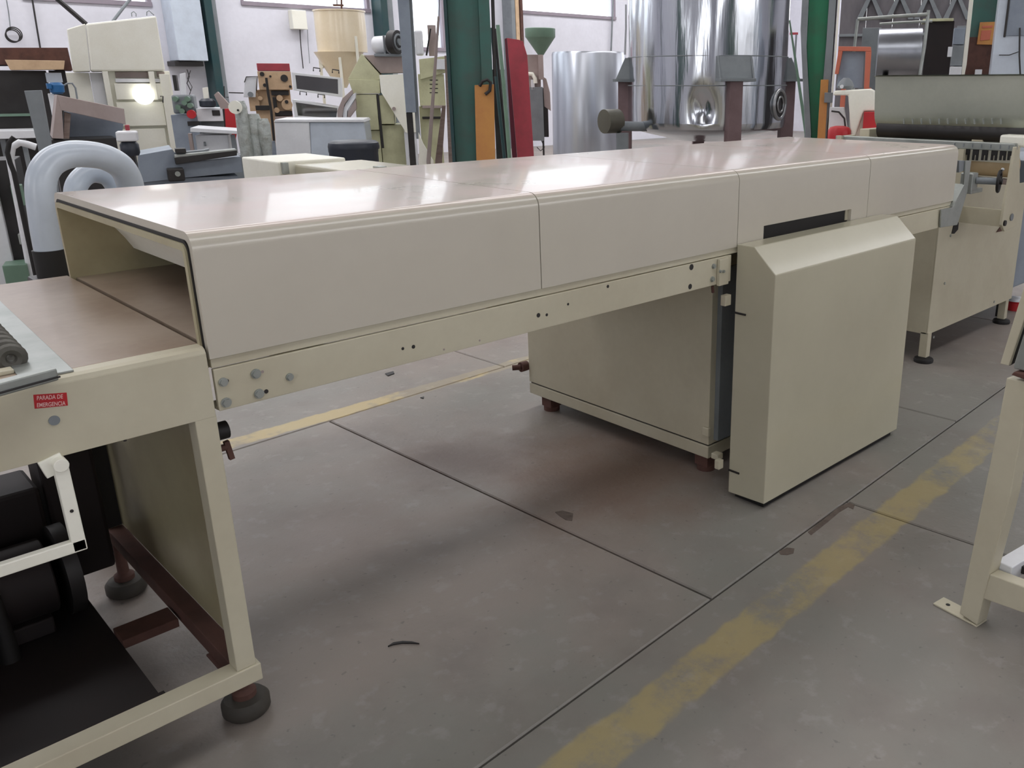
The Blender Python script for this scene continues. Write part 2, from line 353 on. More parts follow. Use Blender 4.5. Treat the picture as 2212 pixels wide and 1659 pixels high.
def wall_with_holes(name, ax, val, a0, a1, z1, holes, ma, th=.25):
    """ax 'y': wall in plane y=val running along x"""
    mb = MB(); xs = sorted(set([a0, a1] + [h[0] for h in holes] + [h[1] for h in holes]))
    for i in range(len(xs) - 1):
        m0 = (xs[i] + xs[i + 1]) / 2; zs = [(0, z1)]
        for h in holes:
            if h[0] < m0 < h[1]:
                zs = [q for z in zs for q in (((z[0], min(z[1], h[2])), (max(z[0], h[3]), z[1])) if True else ())]
        for z0, z1_ in zs:
            if z1_ - z0 > .01:
                if ax == 'y': mb.box((xs[i], val, z0), (xs[i + 1], val + th, z1_))
                else: mb.box((val, xs[i], z0), (val + th, xs[i + 1], z1_))
    return struct(mb.build(name, ma))
def wy(u, v): return PX(u, v, y=YW)
wx = lambda u: wy(u, 60).x
holes = []
def sill(u, v): return wy(u, v).z
specs = [(60, 336, 8), (527, 803, 20), (884, 962, 28), (1112, 1330, 36)]
for a, b, v in specs:
    holes.append((wx(a), wx(b), sill((a + b) / 2, v), 5.6))
holes[2] = (holes[2][0], holes[2][1], sill(920, 110), 5.6)
holes.append((wx(1400), wx(1600), sill(1450, 40), 5.6))
holes.append((wx(-900), wx(-180), sill(0, 8), 5.6))
wall_with_holes('wall_rear', 'y', YW, X0, X1, ZC, holes, PLASTER)
FRAMEM = mat('window_frame_paint', (150, 140, 150), .6)
for k, h in enumerate(holes):
    w = empty('window_%d' % (k + 1), '', ''); del w['label']; del w['category']; struct(w)
    w.location = ((h[0] + h[1]) / 2, YW, h[2]); hw = (h[1] - h[0]) / 2; hh = h[3] - h[2]
    f = MB()
    for a, b in (((-hw, 0, 0), (-hw + .06, .1, hh)), ((hw - .06, 0, 0), (hw, .1, hh)), ((-hw, -.03, 0), (hw, .1, .07)), ((-hw, 0, hh - .06), (hw, .1, hh))): f.box(a, b)
    nmul = max(1, int(hw * 2 / 3.2))
    f.build('frame', FRAMEM, w, .005)
    for q in range(1, nmul):
        xx = -hw + 2 * hw * q / nmul; MB().box((xx - .02, .01, .07), (xx + .02, .08, hh - .06)).build('mullion', FRAMEM, w)
    for q in range(nmul):
        xa = -hw + 2 * hw * q / nmul; xb = xa + 2 * hw / nmul
        MB().box((xa + .03, .05, .07), (xb - .03, .056, hh - .06)).build('pane', GLASS, w)
wall_with_holes('wall_left', 'x', X0 - .25, Y0, YW, ZC, [(-5, -2, 1.2, 4.0), (3, 6, 2.6, 5)], PLASTER)
wall_with_holes('wall_right', 'x', X1, Y0, YW, ZC, [(2, 6, 2.8, 5.5), (8, 12, 2.8, 5.5)], PLASTER)
wall_with_holes('wall_front', 'y', Y0 - .25, X0, X1, ZC, [(2, 11, 2.8, 4.4), (-5, -1, 2.8, 5)], PLASTER)
# ceiling with skylight strips
mb = MB(); ys = [Y0, -3.4, -1.8, 3.4, 5.0, 9.8, 11.4, YW]
for i in range(0, len(ys) - 1, 2): mb.box((X0, ys[i], ZC), (X1, ys[i + 1], ZC + .1))
mb.box((X0, Y0, ZC), (-5, YW, ZC + .1)); mb.box((21, Y0, ZC), (X1, YW, ZC + .1))
struct(mb.build('ceiling', CONC))

# pilasters / pipes on the rear wall
def wall_post(label, name, u0, u1, ma, vb, depth=.3, cat='column'):
    x0, x1 = wx(u0), wx(u1)
    o = MB().box((x0, YW - depth, 0), (x1, YW - .005, ZC)).build(name, ma, None, .01); tag(o, label, cat); return o

# ================================================================== cooling tunnel
DY, ZT, ZB = .917, 1.1156, .8759
tun = empty('cooling_tunnel', 'long cream enamelled cooling tunnel with rounded hood sections running across the picture', 'machine', (1.59, .46, 0))
TO = Vector((1.59, .46, 0))
def rprof(y0, y1, zb, zt, r, n=7):
    P = [(y0, zb)]
    for k in range(n + 1):
        a = math.pi - k / n * math.pi / 2; P.append((y0 + r + r * math.cos(a), zt - r + r * math.sin(a)))
    for k in range(n + 1):
        a = math.pi / 2 - k / n * math.pi / 2; P.append((y1 - r + r * math.cos(a), zt - r + r * math.sin(a)))
    P.append((y1, zb)); return P
def shell(x0, x1, y0, y1, zb, zt, r, t, o=TO, sag=0., nx=1):
    A = rprof(y0, y1, zb, zt, r); B = rprof(y0 + t, y1 - t, zb, zt - t, max(r - t, .004)); n = len(A); mb = MB()
    vs = []; nx = max(nx, 1)
    for i in range(nx + 1):
        x = x0 + (x1 - x0) * i / nx
        vs += [(x - o.x, y - o.y, z) for y, z in A] + [(x - o.x, y - o.y, z) for y, z in B]
    fs = []
    for i in range(nx):
        a = i * 2 * n; b = a + 2 * n
        fs += [(a + k, b + k, b + k + 1, a + k + 1) for k in range(n - 1)] + [(a + n + k, a + n + k + 1, b + n + k + 1, b + n + k) for k in range(n - 1)]
        fs += [(a, a + n, b + n, b), (a + n - 1, b + n - 1, b + 2 * n - 1, a + 2 * n - 1)]
    e = nx * 2 * n
    fs += [(k, k + 1, n + k + 1, n + k) for k in range(n - 1)] + [(e + k, e + n + k, e + n + k + 1, e + k + 1) for k in range(n - 1)]
    mb.add(vs, fs, True); return mb
seams = [0, .8175, 1.628, 2.4345, 3.187]
for k in range(4):
    x0, x1 = seams[k] + (.0015 if k else 0), seams[k + 1] - .0015
    if k == 2:
        h = shell(x0, x1, 0, DY, ZB, ZT, .034, .016).build('hood', CREAMT, tun, 0, 'hood section with a slot low in its front')
        c = MB().box((1.768 - TO.x, -.1 - TO.y, .80), (2.318 - TO.x, .06 - TO.y, .927)).build('cut', CREAM)
        c.parent = tun
        md = h.modifiers.new('slot', 'BOOLEAN'); md.object = c; md.operation = 'DIFFERENCE'; md.solver = 'EXACT'
        bpy.context.view_layer.update()
        me = bpy.data.meshes.new_from_object(h.evaluated_get(bpy.context.evaluated_depsgraph_get()))
        h.modifiers.clear(); h.data = me; bpy.data.objects.remove(c)
    else:
        shell(x0, x1, 0, DY, ZB, ZT, .034, .016).build('hood', CREAMT, tun, 0)
def tb(a, b): return MB().box(Vector(a) - TO, Vector(b) - TO)
# gasket and inner liner (open tunnel mouth)
shell(-.002, 3.18, .0165, DY - .0165, ZB + .002, ZT - .0165, .024, .006).build('gasket', BLACK, tun)
shell(-.006, 1.60, .023, DY - .023, ZB + .004, ZT - .023, .020, .013).build('inner_liner', CREAMI, tun)
tb((.006, .037, .868), (1.60, DY - .037, .900)).build('belt_bed', DECK, tun, label='brown stained belt bed inside the tunnel')
mb = MB(); prof = []
for k in range(9):
    a = k / 8; prof.append((.02 + .13 * a, 1.078 - .115 * a ** 2.2))
vs = [(x - TO.x, y - TO.y, z) for x, z in prof for y in (.037, .88)] ; nn = len(prof)
vs2 = [(x - TO.x, y - TO.y, z - .006) for x, z in prof for y in (.037, .88)]
mb.add(vs + vs2, [(2 * i, 2 * i + 1, 2 * i + 3, 2 * i + 2) for i in range(nn - 1)] + [(2 * nn + 2 * i, 2 * nn + 2 * i + 2, 2 * nn + 2 * i + 3, 2 * nn + 2 * i + 1) for i in range(nn - 1)] + [(2 * nn - 2, 2 * nn - 1, 4 * nn - 1, 4 * nn - 2)], True)
mb.build('baffle', OFFW, tun)
for x0_, x1_, p in ((1.45, 3.18, 0),):
    tb((1.62, .10, .874), (3.18, DY - .03, .888)).build('slide_plate', STEEL, tun)
    tb((1.70, .035, .893), (2.40, .11, .903)).build('slide_plate', GALV, tun)
tb((2.30, .012, .885), (2.335, .06, .93)).build('slot_reveal', CREAM, tun, .002)
# rails and beams
tb((.002, .004, .857), (3.178, .05, .8745)).build('upper_rail', CREAMD, tun, .001)
tb((.002, DY - .05, .857), (3.178, DY - .004, .8745)).build('upper_rail', CREAMD, tun, .001)
for xa, xb in ((.003, 1.60), (2.56, 3.178)):
    tb((xa, 0, .770), (xb, .012, .8545)).build('side_beam', CREAMD, tun, .0015)
    tb((xa, .012, .770), (xb, .05, .777)).build('beam_flange', CREAMD, tun)
tb((.003, DY - .012, .770), (3.178, DY, .8545)).build('side_beam', CREAMD, tun, .0015)
tb((.003, .03, .852), (3.178, DY - .03, .862)).build('under_plate', CREAMD, tun)
for x in (.2, .8, 1.3, 2.8): tb((x, .012, .79), (x + .04, DY - .012, .85)).build('cross_member', CREAMD, tun)
def bolt(u, v, r=.0085, par=tun, y=0., name='bolt', ma=GALV, o=TO, h=.007):
    p = PX(u, v, y=y) - o
    mb = MB()
    if name == 'bolt': mb.cyl(p, p + Vector((0, -h * .5, 0)), r, 14); mb.cyl(p + Vector((0, -h * .5, 0)), p + Vector((0, -h, 0)), r * .8, 6)
    else: mb.cyl(p + Vector((0, .001, 0)), p + Vector((0, -.0006, 0)), r, 12)
    return mb.build(name, ma, par)
for u, v, r in ((481.6, 825, .009), (552, 807, .010), (625, 814, .008), (559, 850, .010), (488, 869, .010), (1541, 575, .008), (1538, 603, .009)): bolt(u, v, r)
for u, v, r in ((490, 823, .004), (567, 803, .003), (575, 845.5, .0045), (870, 753, .0035), (893, 749, .0045), (959, 755, .0025), (1036, 735.5, .0025), (1163, 681, .006), (1181, 680, .004), (1227, 657, .0035), (1313, 618.6, .0045), (1493.5, 577, .0095), (1490.6, 619, .0085)):
    bolt(u, v, r, name='bolt_hole', ma=DARK if r > .003 else BROWN)
# bracket at the support joint
p0 = PX(1549, 560, y=0); p1 = PX(1567, 612, y=0)
tb((p0.x, -.012, p1.z), (p1.x, -.001, p0.z)).build('joint_bracket', CREAMD, tun, .001)
for u, v in ((1555, 586), (1562, 586)): bolt(u, v, .005, y=-.012)
a = PX(1539, 618, y=.02) - TO; b = PX(1540, 632, y=.02) - TO
MB().cyl(a, b, .005, 8).build('pin', RUSTY, tun)
# support cabinet
XS = 1.711; SY1 = 1.18; SY0 = .16
tb((XS, SY0, .116), (2.50, SY1, .77)).build('support_cabinet', CREAMD, tun, .002)
tb((XS + .006, SY0 + .006, .108), (2.49, SY1 - .006, .118)).build('plinth_joint', DARK, tun)
pl = tb((XS, SY0, .062), (2.50, SY1, .110)).build('plinth', CREAMD, tun, .003)
tb((XS + .03, SY0 - .02, .13), (2.45, SY0, .768)).build('shade_panel', GREYP, tun)  # grey sheet carries the shade on the support's front face
for x, y in ((XS + .04, SY0 + .04), (XS + .04, SY1 - .10), (2.44, SY0 + .04), (2.44, SY1 - .10)):
    MB().box((x - .03 - TO.x, y - .03 - TO.y, .02), (x + .03 - TO.x, y + .03 - TO.y, .062)).cyl((x - TO.x, y - TO.y, 0), (x - TO.x, y - TO.y, .02), .035, 16).build('foot', RUSTY, tun)
# hinges, clips on the support
def lb(u, v, s, ma, name, x=None, y=None, d=(.02, .02, .03)):
    p = PX(u, v, x=x, y=y) - TO
    return MB().box(p - Vector(d) / 2, p + Vector(d) / 2).build(name, ma, tun, .002)
lb(1568, 648, 0, CREAMD, 'hinge', y=.0, d=(.03, .02, .035))
lb(1526, 932, 0, CREAMD, 'latch', x=XS - .006, d=(.014, .03, .032))
lb(1553, 1002, 0, CREAMD, 'hinge', y=.01, d=(.025, .02, .032))
lb(1549, 984, 0, CREAMD, 'hinge', y=.08, d=(.03, .03, .02))
p = PX(1136, 790, x=XS) - TO
MB().cyl(p + Vector((-.03, 0, 0)), p + Vector((.005, 0, 0)), .022, 14).cyl(p + Vector((-.06, .02, 0)), p + Vector((-.03, 0, 0)), .012, 10).build('drain_cock', RUSTY, tun)
# side cabinet (big chamfered cover)
CX0, CX1, CYF = 1.6226, 2.5426, -.1563
zc = .886
prof = [(-.0045, .012), (-.0045, zc), (-.0715, zc), (CYF, .8075), (CYF, .030), (-.06, .012)]
prof = [(-.0045, .018), (-.0045, zc), (-.0715, zc), (CYF, .8075), (CYF, .024)]
sc = MB().prism([(CX0 - TO.x, y - TO.y, z) for y, z in prof], (CX1 - CX0, 0, 0)).build('side_cabinet', CREAM, tun, .003)
for z in (.66, .1):
    MB().box((CX0 - .004 - TO.x, -.05 - TO.y, z), (CX0 + .001 - TO.x, -.005 - TO.y, z + .006)).build('hinge_slit', DARK, sc)
MB().box((CX0 + .02 - TO.x, -.14 - TO.y, 0), (CX1 - .02 - TO.x, -.02 - TO.y, .0185)).build('skid', BLACK, tun)

# low cream housing on the rear flank of the tunnel
rh = tb((.835, 1.48, .80), (1.10, 1.80, 1.103)).build('rear_housing', OFFW, tun, .006)
tb((.89, .925, .80), (1.165, 1.474, 1.092)).build('rear_housing', CREAM, tun, .008)
p = PX(608, 354, y=1.474)
tb((.845, 1.462, 1.06), (.865, 1.481, 1.10)).build('clip', GALV, tun)
tb((1.02, 1.10, 1.091), (1.05, 1.14, 1.097)).build('clip', GALV, tun)
tb((.885, 1.1, 1.045), (.892, 1.25, 1.055)).build('vent_slot', DARK, tun)

# ================================================================== infeed table
inf = empty('infeed_table', 'cream infeed table with stained deck and open frame at the left edge', 'machine', (-.7, .45, 0)); IO = Vector((-.7, .45, 0))
def ib(a, b): return MB().box(Vector(a) - IO, Vector(b) - IO)
XL = -2.7
def iprism(poly, d): return MB().prism([Vector(q) - IO for q in poly], d)
# deck with rounded front edge, apron below
iprism([(XL, DY, .885), (XL, DY, .901), (XL, .04, .901), (XL, .04, .885)], (-.005 - XL, 0, 0)).build('deck', DECK, inf, .001)
iprism([(XL, .0395, .885), (XL, .0395, .9008), (XL, .012, .9006), (XL, .004, .897), (XL, .0, .889), (XL, .006, .880)], (-.005 - XL, 0, 0)).build('deck_edge', CREAMD, inf, .001)
iprism([(XL, 0, .889), (XL, .012, .889), (XL, .012, .762), (XL, 0, .762)], (-.005 - XL, 0, 0)).build('apron', CREAMD, inf, .001)
ib((XL, DY - .012, .762), (-.005, DY, .886)).build('apron', CREAMD, inf)
ib((-.010, .012, .80), (-.004, DY, .885)).build('end_plate', CREAMD, inf)
for y0 in (0, DY - .042):
    for x0 in (-.044, -2.6):
        ib((x0, y0 + (.0005 if y0 == 0 else 0), .196), (x0 + .04, y0 + .042, .766)).build('leg', CREAMD if y0 == 0 else DARK, inf, .002)  # rear legs darkened in colour for the shade under the table
for y0 in (-.004, DY - .042):
    ib((XL, y0, .156), (.004, y0 + .046, .196)).build('bottom_rail', CREAMD, inf, .002)
ib((-.044, .042, .156), (-.004, DY - .04, .196)).build('cross_rail', RUSTY, inf, .002)
ib((-.006, .04, .20), (-.001, DY - .04, .80)).build('end_panel', CREAMI, inf, label='grimy olive cream end panel of the table')
ib((-.16, .042, .150), (-.06, .06, .17)).build('tray_lip', DARK, inf)
ib((-2.55, .05, .150), (-.17, DY - .05, .158)).build('tray', TRAY, inf, label='tray under the table, its shade painted near black')
ib((-1.6, .05, .158), (-.17, .06, .19)).build('tray_lip', TRAY, inf)
ib((-.17, .33, .150), (-.05, .40, .172)).build('cross_rail', RUSTY, inf, .002)
# machinery hidden in the shade under the deck
def iv(x, y, z): return Vector((x, y, z)) - IO
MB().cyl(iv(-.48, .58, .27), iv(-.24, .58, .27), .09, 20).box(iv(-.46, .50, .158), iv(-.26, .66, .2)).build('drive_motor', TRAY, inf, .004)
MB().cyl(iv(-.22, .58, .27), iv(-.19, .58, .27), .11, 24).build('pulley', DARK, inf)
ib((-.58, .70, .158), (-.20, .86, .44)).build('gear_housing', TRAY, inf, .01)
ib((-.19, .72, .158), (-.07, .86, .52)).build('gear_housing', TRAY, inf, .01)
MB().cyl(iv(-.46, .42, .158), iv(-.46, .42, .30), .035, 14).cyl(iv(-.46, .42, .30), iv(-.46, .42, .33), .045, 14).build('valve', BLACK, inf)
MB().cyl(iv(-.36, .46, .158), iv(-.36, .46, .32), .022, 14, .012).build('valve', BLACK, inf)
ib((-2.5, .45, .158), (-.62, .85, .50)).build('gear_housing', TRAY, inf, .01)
ib((-.12, .80, .52), (-.06, DY - .045, .76)).build('rear_shade_box', TRAY, inf, .004)  # near-black box added for the shade at the rear leg
# levelling castor: round rubber disc with a steel hub
cx, cy = .002, .125
def lf(x, y):
    o_ = MB().lathe([(.046, 0), (.052, .008), (.052, .030), (.044, .040), (.022, .044), (.018, .05)], (x - IO.x, y - IO.y), 28, True).build('levelling_foot', mat('worn_grey_rubber', (66, 62, 56), .7, dirt=(40, 38, 34), damt=.6, dscale=12), inf)
    MB().lathe([(.026, .0405), (.026, .056), (.015, .064), (.013, .158)], (x - IO.x, y - IO.y), 20, True).build('hub', RUSTY, o_)
lf(cx, cy); lf(-2.5, .10); lf(-.03, DY - .06); lf(-2.5, DY - .06)
ib((-.05, .02, .150), (.003, .17, .1565)).build('foot_bracket', RUSTY, inf, .002)
# push handle hanging below the apron
pa = PX(130, 1005, y=-.012); pb = PX(152, 1088, y=-.012); pc = PX(172, 1183, y=-.012); pd = PX(0, 1232, y=-.012)
mb = MB().bar(Vector((pa.x, -.01, pa.z)) - IO, Vector((pc.x, -.01, pc.z - .004)) - IO, .022, .016, up=(0, 1, 0)); mb.bar(Vector((pc.x + .011, -.01, pc.z + .006)) - IO, Vector((XL + .3, -.01, pc.z + .006)) - IO, .022, .016, up=(0, 1, 0))
gh = mb.build('tray_handle', OFFW, inf, .002)
mb = MB().bar(Vector((pa.x - .012, .002, .766)) - IO, Vector((pa.x - .004, .002, .735)) - IO, .035, .014, up=(0, 1, 0)).cyl(Vector((pa.x, -.022, pa.z + .002)) - IO, Vector((pa.x, .01, pa.z + .002)) - IO, .012, 14)
mb.build('handle_pivot', OFFW, inf, .001)
bolt(155, 1104, .003, inf, -.0185, 'bolt_hole', DARK, IO)
# sticker, cap, bits on the apron
q = [PX(72, 853, y=-.0006), PX(144, 848, y=-.0006), PX(147, 876, y=-.0006), PX(75, 883, y=-.0006)]
MB().prism([p - IO for p in q], (0, .001, 0)).build('warning_label', REDB, inf)
SW = (q[1] - q[0]).length; SH = (q[3] - q[0]).length
LET = mat('pale_lettering', (236, 190, 186), .5)
def letter(txt, centre, w, h, ma, parent, o, ang, name='lettering', rotz=0.):
    cu = bpy.data.curves.new('t', 'FONT'); cu.body = txt; cu.align_x = 'CENTER'; cu.align_y = 'CENTER'; cu.size = 1; cu.extrude = .02; cu.offset = .012
    t = bpy.data.objects.new('t', cu); col.objects.link(t); bpy.context.view_layer.update()
    me = bpy.data.meshes.new_from_object(t.evaluated_get(bpy.context.evaluated_depsgraph_get())); bpy.data.objects.remove(t)
    xs = [v.co.x for v in me.vertices]; ys_ = [v.co.y for v in me.vertices]
    sx = w / (max(xs) - min(xs)); sy = h / (max(ys_) - min(ys_)); cx = (max(xs) + min(xs)) / 2; cy = (max(ys_) + min(ys_)) / 2
    for v in me.vertices: v.co = ((v.co.x - cx) * sx, (v.co.y - cy) * sy, v.co.z * .012)
    me.materials.clear(); me.materials.append(ma)
    ob = bpy.data.objects.new(name, me); col.objects.link(ob); ob.parent = parent
    ob.matrix_local = Matrix.Translation(Vector(centre) - Vector(o)) @ Matrix.Rotation(rotz, 4, 'Z') @ Matrix.Rotation(-ang, 4, 'Y') @ Matrix.Rotation(math.pi / 2, 4, 'X')
    return ob
ang = math.atan2(q[1].z - q[0].z, q[1].x - q[0].x)
letter('PARADA DE', PX(108, 858, y=-.0012), SW * .78, SH * .30, LET, inf, IO, ang)
letter('EMERGENCIA', PX(111, 873, y=-.0012), SW * .86, SH * .30, LET, inf, IO, ang)
p = PX(117, 908, y=0) - IO
MB().cyl(p + Vector((0, -.002, 0)), p + Vector((0, .001, 0)), .0085, 24).build('blanking_cap', GREYP, inf)
p = PX(269, 946, y=.004) - IO
MB().cyl(p + Vector((0, 0, -.006)), p + Vector((0, 0, .012)), .0028, 8).build('screw', DARK, inf)
# pneumatic knob behind the leg
p = PX(486, 928, x=.02) - IO
MB().cyl(p + Vector((-.022, 0, 0)), p + Vector((.004, 0, 0)), .018, 16).build('knob', BLACK, inf)
p = PX(490, 965, x=.02) - IO
MB().cyl(p + Vector((-.024, 0, 0)), p + Vector((0, 0, 0)), .007, 10).bar(p + Vector((0, 0, .012)), p + Vector((.006, 0, -.028)), .010).build('air_fitting', RUSTY, inf)
# grey stop bar and slotted steel frame with chain on the deck
ZD = .901
def dk(u, v, dz=0.): return PX(u, v, z=ZD + dz)
a = dk(118, 806, .012); b = dk(0, 838, .012)
d = (b - a).normalized(); b = a + d * .42
MB().bar(a - IO, b - IO, .022, .022).build('stop_bar', GALV, inf, .003)
MB().bar(a + Vector((0.004, -.012, -.004)) - IO, a + d * .38 + Vector((0.004, -.012, -.004)) - IO, .004, .003).build('stop_bar_groove', DARK, inf)
f0 = dk(160, 803); f1 = dk(0, 652); n_ = Vector((-1, 0, 0))
dd = (f1 - f0).normalized(); wv = Vector((-.055, -.0, 0))
e1 = f0 + dd * (f1 - f0).length * 1.12
MB().prism([p - IO for p in (f0, e1, e1 + wv, f0 + wv * 1.4)], (0, 0, .004)).build('grid_frame', GALV, inf, .001)
for k in range(9):
    c = dk(24, 778, .012) + dd * .062 * k * .62 + Vector((-.0, 0, 0))
    c = Vector((c.x, c.y, ZD + .016))
    MB().torus(c - IO, Vector((dd.x, dd.y, .0)), .016, .010, 18, 8).build('chain_link', CHAIN, inf)
for k in range(8):
    c = dk(28, 800, .003) + dd * .046 * k
    MB().box(Vector((c.x - .28, c.y - .012, ZD)) - IO, Vector((c.x - .0, c.y + .012, ZD + .008)) - IO).build('grid_slat', CREAMD, inf, .002)

# ================================================================== pale blue duct pipes behind
def pipe(name, label, pts, r, base):
    P = [PX(u, v, y=yy) for u, v, yy in pts]
    e = empty(name, label, 'pipe', (P[0].x, P[0].y, 0)); o = Vector((P[0].x, P[0].y, 0))
    MB().tube([p - o for p in smooth_path(P, 8)], r, 24).build('pipe', BLUEW, e)
    b = P[0] - o; MB().cyl((b.x, b.y, base), (b.x, b.y, b.z + .012), r * 1.12, 24).build('rubber_collar', BLACK, e)
    MB().box((b.x - r * 1.5, b.y - r * 1.2, 0), (b.x + r * 1.5, b.y + r * 1.5, base)).build('blower_box', DARK, e, .006)
    return e
pipe('duct_pipe', 'large pale blue duct pipe bent in an inverted U left of the tunnel', [(108, 548, 1.16), (96, 480, 1.16), (88, 400, 1.16), (104, 357, 1.17), (140, 336, 1.18), (185, 333, 1.2), (232, 342, 1.22), (268, 368, 1.25), (285, 420, 1.28), (290, 520, 1.28)], .037, .86)
pipe('duct_pipe', 'smaller pale blue pipe nested under the large duct bend', [(150, 520, 1.36), (160, 440, 1.36), (165, 402, 1.36), (185, 378, 1.37), (212, 374, 1.38), (240, 388, 1.39), (258, 430, 1.4), (262, 520, 1.4)], .030, .80)

# ================================================================== depositor machine at the far end
dep = empty('depositor_machine', 'cream depositing machine with a long stainless hopper beyond the far tunnel end', 'machine', (4.2, .55, 0)); DO = Vector((4.2, .55, 0))
def db(a, b): return MB().box(Vector(a) - DO, Vector(b) - DO)
db((3.515, .2, .150), (4.60, .206, .835)).build('side_panel', CREAMD, dep, .002)
db((3.515, .206, .150), (3.521, .90, .80)).build('end_panel', CREAMD, dep, .002)
db((3.53, .894, .150), (4.60, .90, .835)).build('side_panel', CREAMD, dep)
db((3.53, .21, .74), (4.60, .89, .75)).build('pan', GALV, dep)
for x, y in ((3.515, .196), (3.515, .862), (4.55, .21), (4.55, .862)):
    lg = db((x, y, .028), (x + .042, y + .042, .152 if y > .25 else .16)).build('leg', CREAMD, dep, .002)
    MB().lathe([(.048, 0), (.05, .012), (.046, .02), (.02, .028)], (x + .02 - DO.x, y + .02 - DO.y), 20, True).build('levelling_foot', BLACK, lg)
db((4.62, .22, .20), (5.3, .9, .95)).build('rear_cabinet', BLUEG, dep, .01)
for x in (4.7, 5.2):
    for y in (.28, .84): db((x, y, 0), (x + .04, y + .04, .2)).build('leg', DARK, dep)
def xzprism(pts, y, th, name, ma, par, o=DO, bevel=.002, **k):
    return MB().prism([PX(u, v, y=y) - o for u, v in pts], (0, th, 0)).build(name, ma, par, bevel, **k)
xzprism([(2060, 488), (2072, 476), (2070, 496), (2062, 505), (2056, 505)], .197, .006, 'cut_out', BLACK, dep)
for u, v in ((2095, 454), (2108, 453), (2053, 509), (2040, 612), (2016, 728), (2147, 652)):
    p = PX(u, v, y=.2) - DO; MB().cyl(p + Vector((0, -.004, 0)), p, .007, 10).build('bolt', GALV, dep)
# second arm and the slotted upright at the right
xzprism([(2194, 318), (2203, 316), (2203, 400), (2197, 486), (2170, 500), (2164, 486), (2170, 446), (2182, 385)], -.04, .014, 'upright', CREAMD, dep)
xzprism([(2164, 487), (2172, 487), (2172, 498), (2153, 502)], .194, .005, 'cut_out', RUSTY, dep)
p = PX(2170, 482, y=-.042) - DO; MB().cyl(p + Vector((0, -.006, 0)), p + Vector((0, .002, 0)), .014, 12).build('pivot_bolt', DARK, dep)
MB().box(p + Vector((-.0, .016, -.02)), p + Vector((.03, .24, .06))).build('spacer', CREAMD, dep)
p = PX(2185, 469, y=-.042) - DO; MB().cyl(p + Vector((0, -.004, 0)), p, .018, 12).build('pivot_bolt', GREYP, dep)
# top rail with comb of nozzles, running across the machine
xb = 3.74
def px_y(u, v, x): return PX(u, v, x=x).y
yr0 = px_y(2192, 312, xb); yr1 = .95
zt = PX(2140, 308, x=xb).z; zb_ = PX(2140, 325, x=xb).z
db((xb, yr0, zb_), (xb + .04, yr1, zt)).build('nozzle_rail', GALV, dep, .004)
us = [2090, 2109, 2129, 2149.5, 2168, 2185.5]
for k, u in enumerate([2052, 2071] + us):
    y = px_y(u, 336, xb + .02); z0 = PX(u, 346, x=xb + .02).z
    nz = db((xb + .004, y - .015, (zb_ + z0) / 2), (xb + .014, y + .015, zb_)).build('nozzle', BLACK, dep, .002)
    for s_ in (-1, 1): db((xb + .005, y + s_ * .0095 - .005, z0), (xb + .013, y + s_ * .0095 + .005, (zb_ + z0) / 2)).build('nozzle_tip', BLACK, nz)
    db((xb - .004, y - .030, zb_ + .01), (xb + .001, y - .026, zt - .01)).build('clamp_screw', GREYP, dep)
z1 = PX(2140, 348, x=3.81).z
db((3.80, yr0, z1 - .004), (3.82, yr1, zb_ + .02)).build('comb_backing', OFFW, dep)
zr = PX(2140, 358, x=3.84).z
MB().cyl(Vector((3.85, yr0 + .02, zr)) - DO, Vector((3.85, yr1, zr)) - DO, .052, 28).build('roller', BEIGE, dep)
db((3.82, yr0 + .02, zr - .085), (3.88, yr1, zr - .06)).build('roller_support', BROWN, dep, .003)
# handwheel and shaft
hc = PX(2158, 392, x=3.52)
ax = Vector((.25, -1, 0)).normalized()
MB().torus(hc - DO, ax, .046, .007, 32, 10).build('handwheel', BLACK, dep)
mb = MB().cyl(hc - DO - ax * .02, hc - DO + ax * .015, .014, 14)
for k in range(3):
    a = k * 2.094 + .4; x = ax.cross(Vector((0, 0, 1))).normalized()
    dd = x * math.cos(a) + Vector((0, 0, 1)) * math.sin(a); mb.bar(hc - DO, hc - DO + dd * .046, .009, .006)
hw = mb.build('handwheel_hub', BLACK, dep)
MB().sphere(hc - DO + Vector((.0, -.01, .055)), .008, 10).build('handwheel_grip', STEEL, hw)
se = PX(2090, 389, x=3.46)
sv = (se - hc).normalized()
MB().cyl(hc - DO, hc - DO + sv * .10, .016, 14).cyl(hc - DO + sv * .10, se - DO, .008, 10).build('shaft', GREYP, dep)
bc = hc + sv * .13
MB().box(bc - DO - Vector((.03, .03, .05)), bc - DO + Vector((.03, .03, .035))).build('bearing_block', GALV, dep, .005)
MB().box(bc - DO - Vector((.03, .03, .06)), Vector((3.56, .21, bc.z - .04)) - DO).build('bearing_bracket', GALV, dep, .003)
# hopper
xh = 3.86
yh1 = PX(1892, 200, x=xh).y; yh0 = -.22
ztop = PX(2050, 165, x=xh).z; zmid = PX(2050, 262, x=xh).z; zbot = PX(2050, 296, x=xh + .14).z
prof = [(xh - .02, ztop + .004), (xh, ztop), (xh + .01, zmid + .12)] + [(xh + .02 + .16 * (1 - math.cos(a)), zmid + .04 - (zmid + .04 - zbot) * math.sin(a)) for a in [k * math.pi / 20 for k in range(11)]]
prof2 = [(xh + .70 - (x - xh), z) for x, z in prof[::-1]]
vs = []; pf = prof + prof2; n = len(pf)
for y in (yh0, yh1): vs += [(x - DO.x, y - DO.y, z) for x, z in pf]
vs += [(x - DO.x + (.006 if x < xh + .35 else -.006), y - DO.y, z + .004) for y in (yh0, yh1) for x, z in pf]
fs = [(i, i + n, i + 1 + n, i + 1) for i in range(n - 1)] + [(2 * n + i, 2 * n + i + 1, 3 * n + i + 1, 3 * n + i) for i in range(n - 1)]
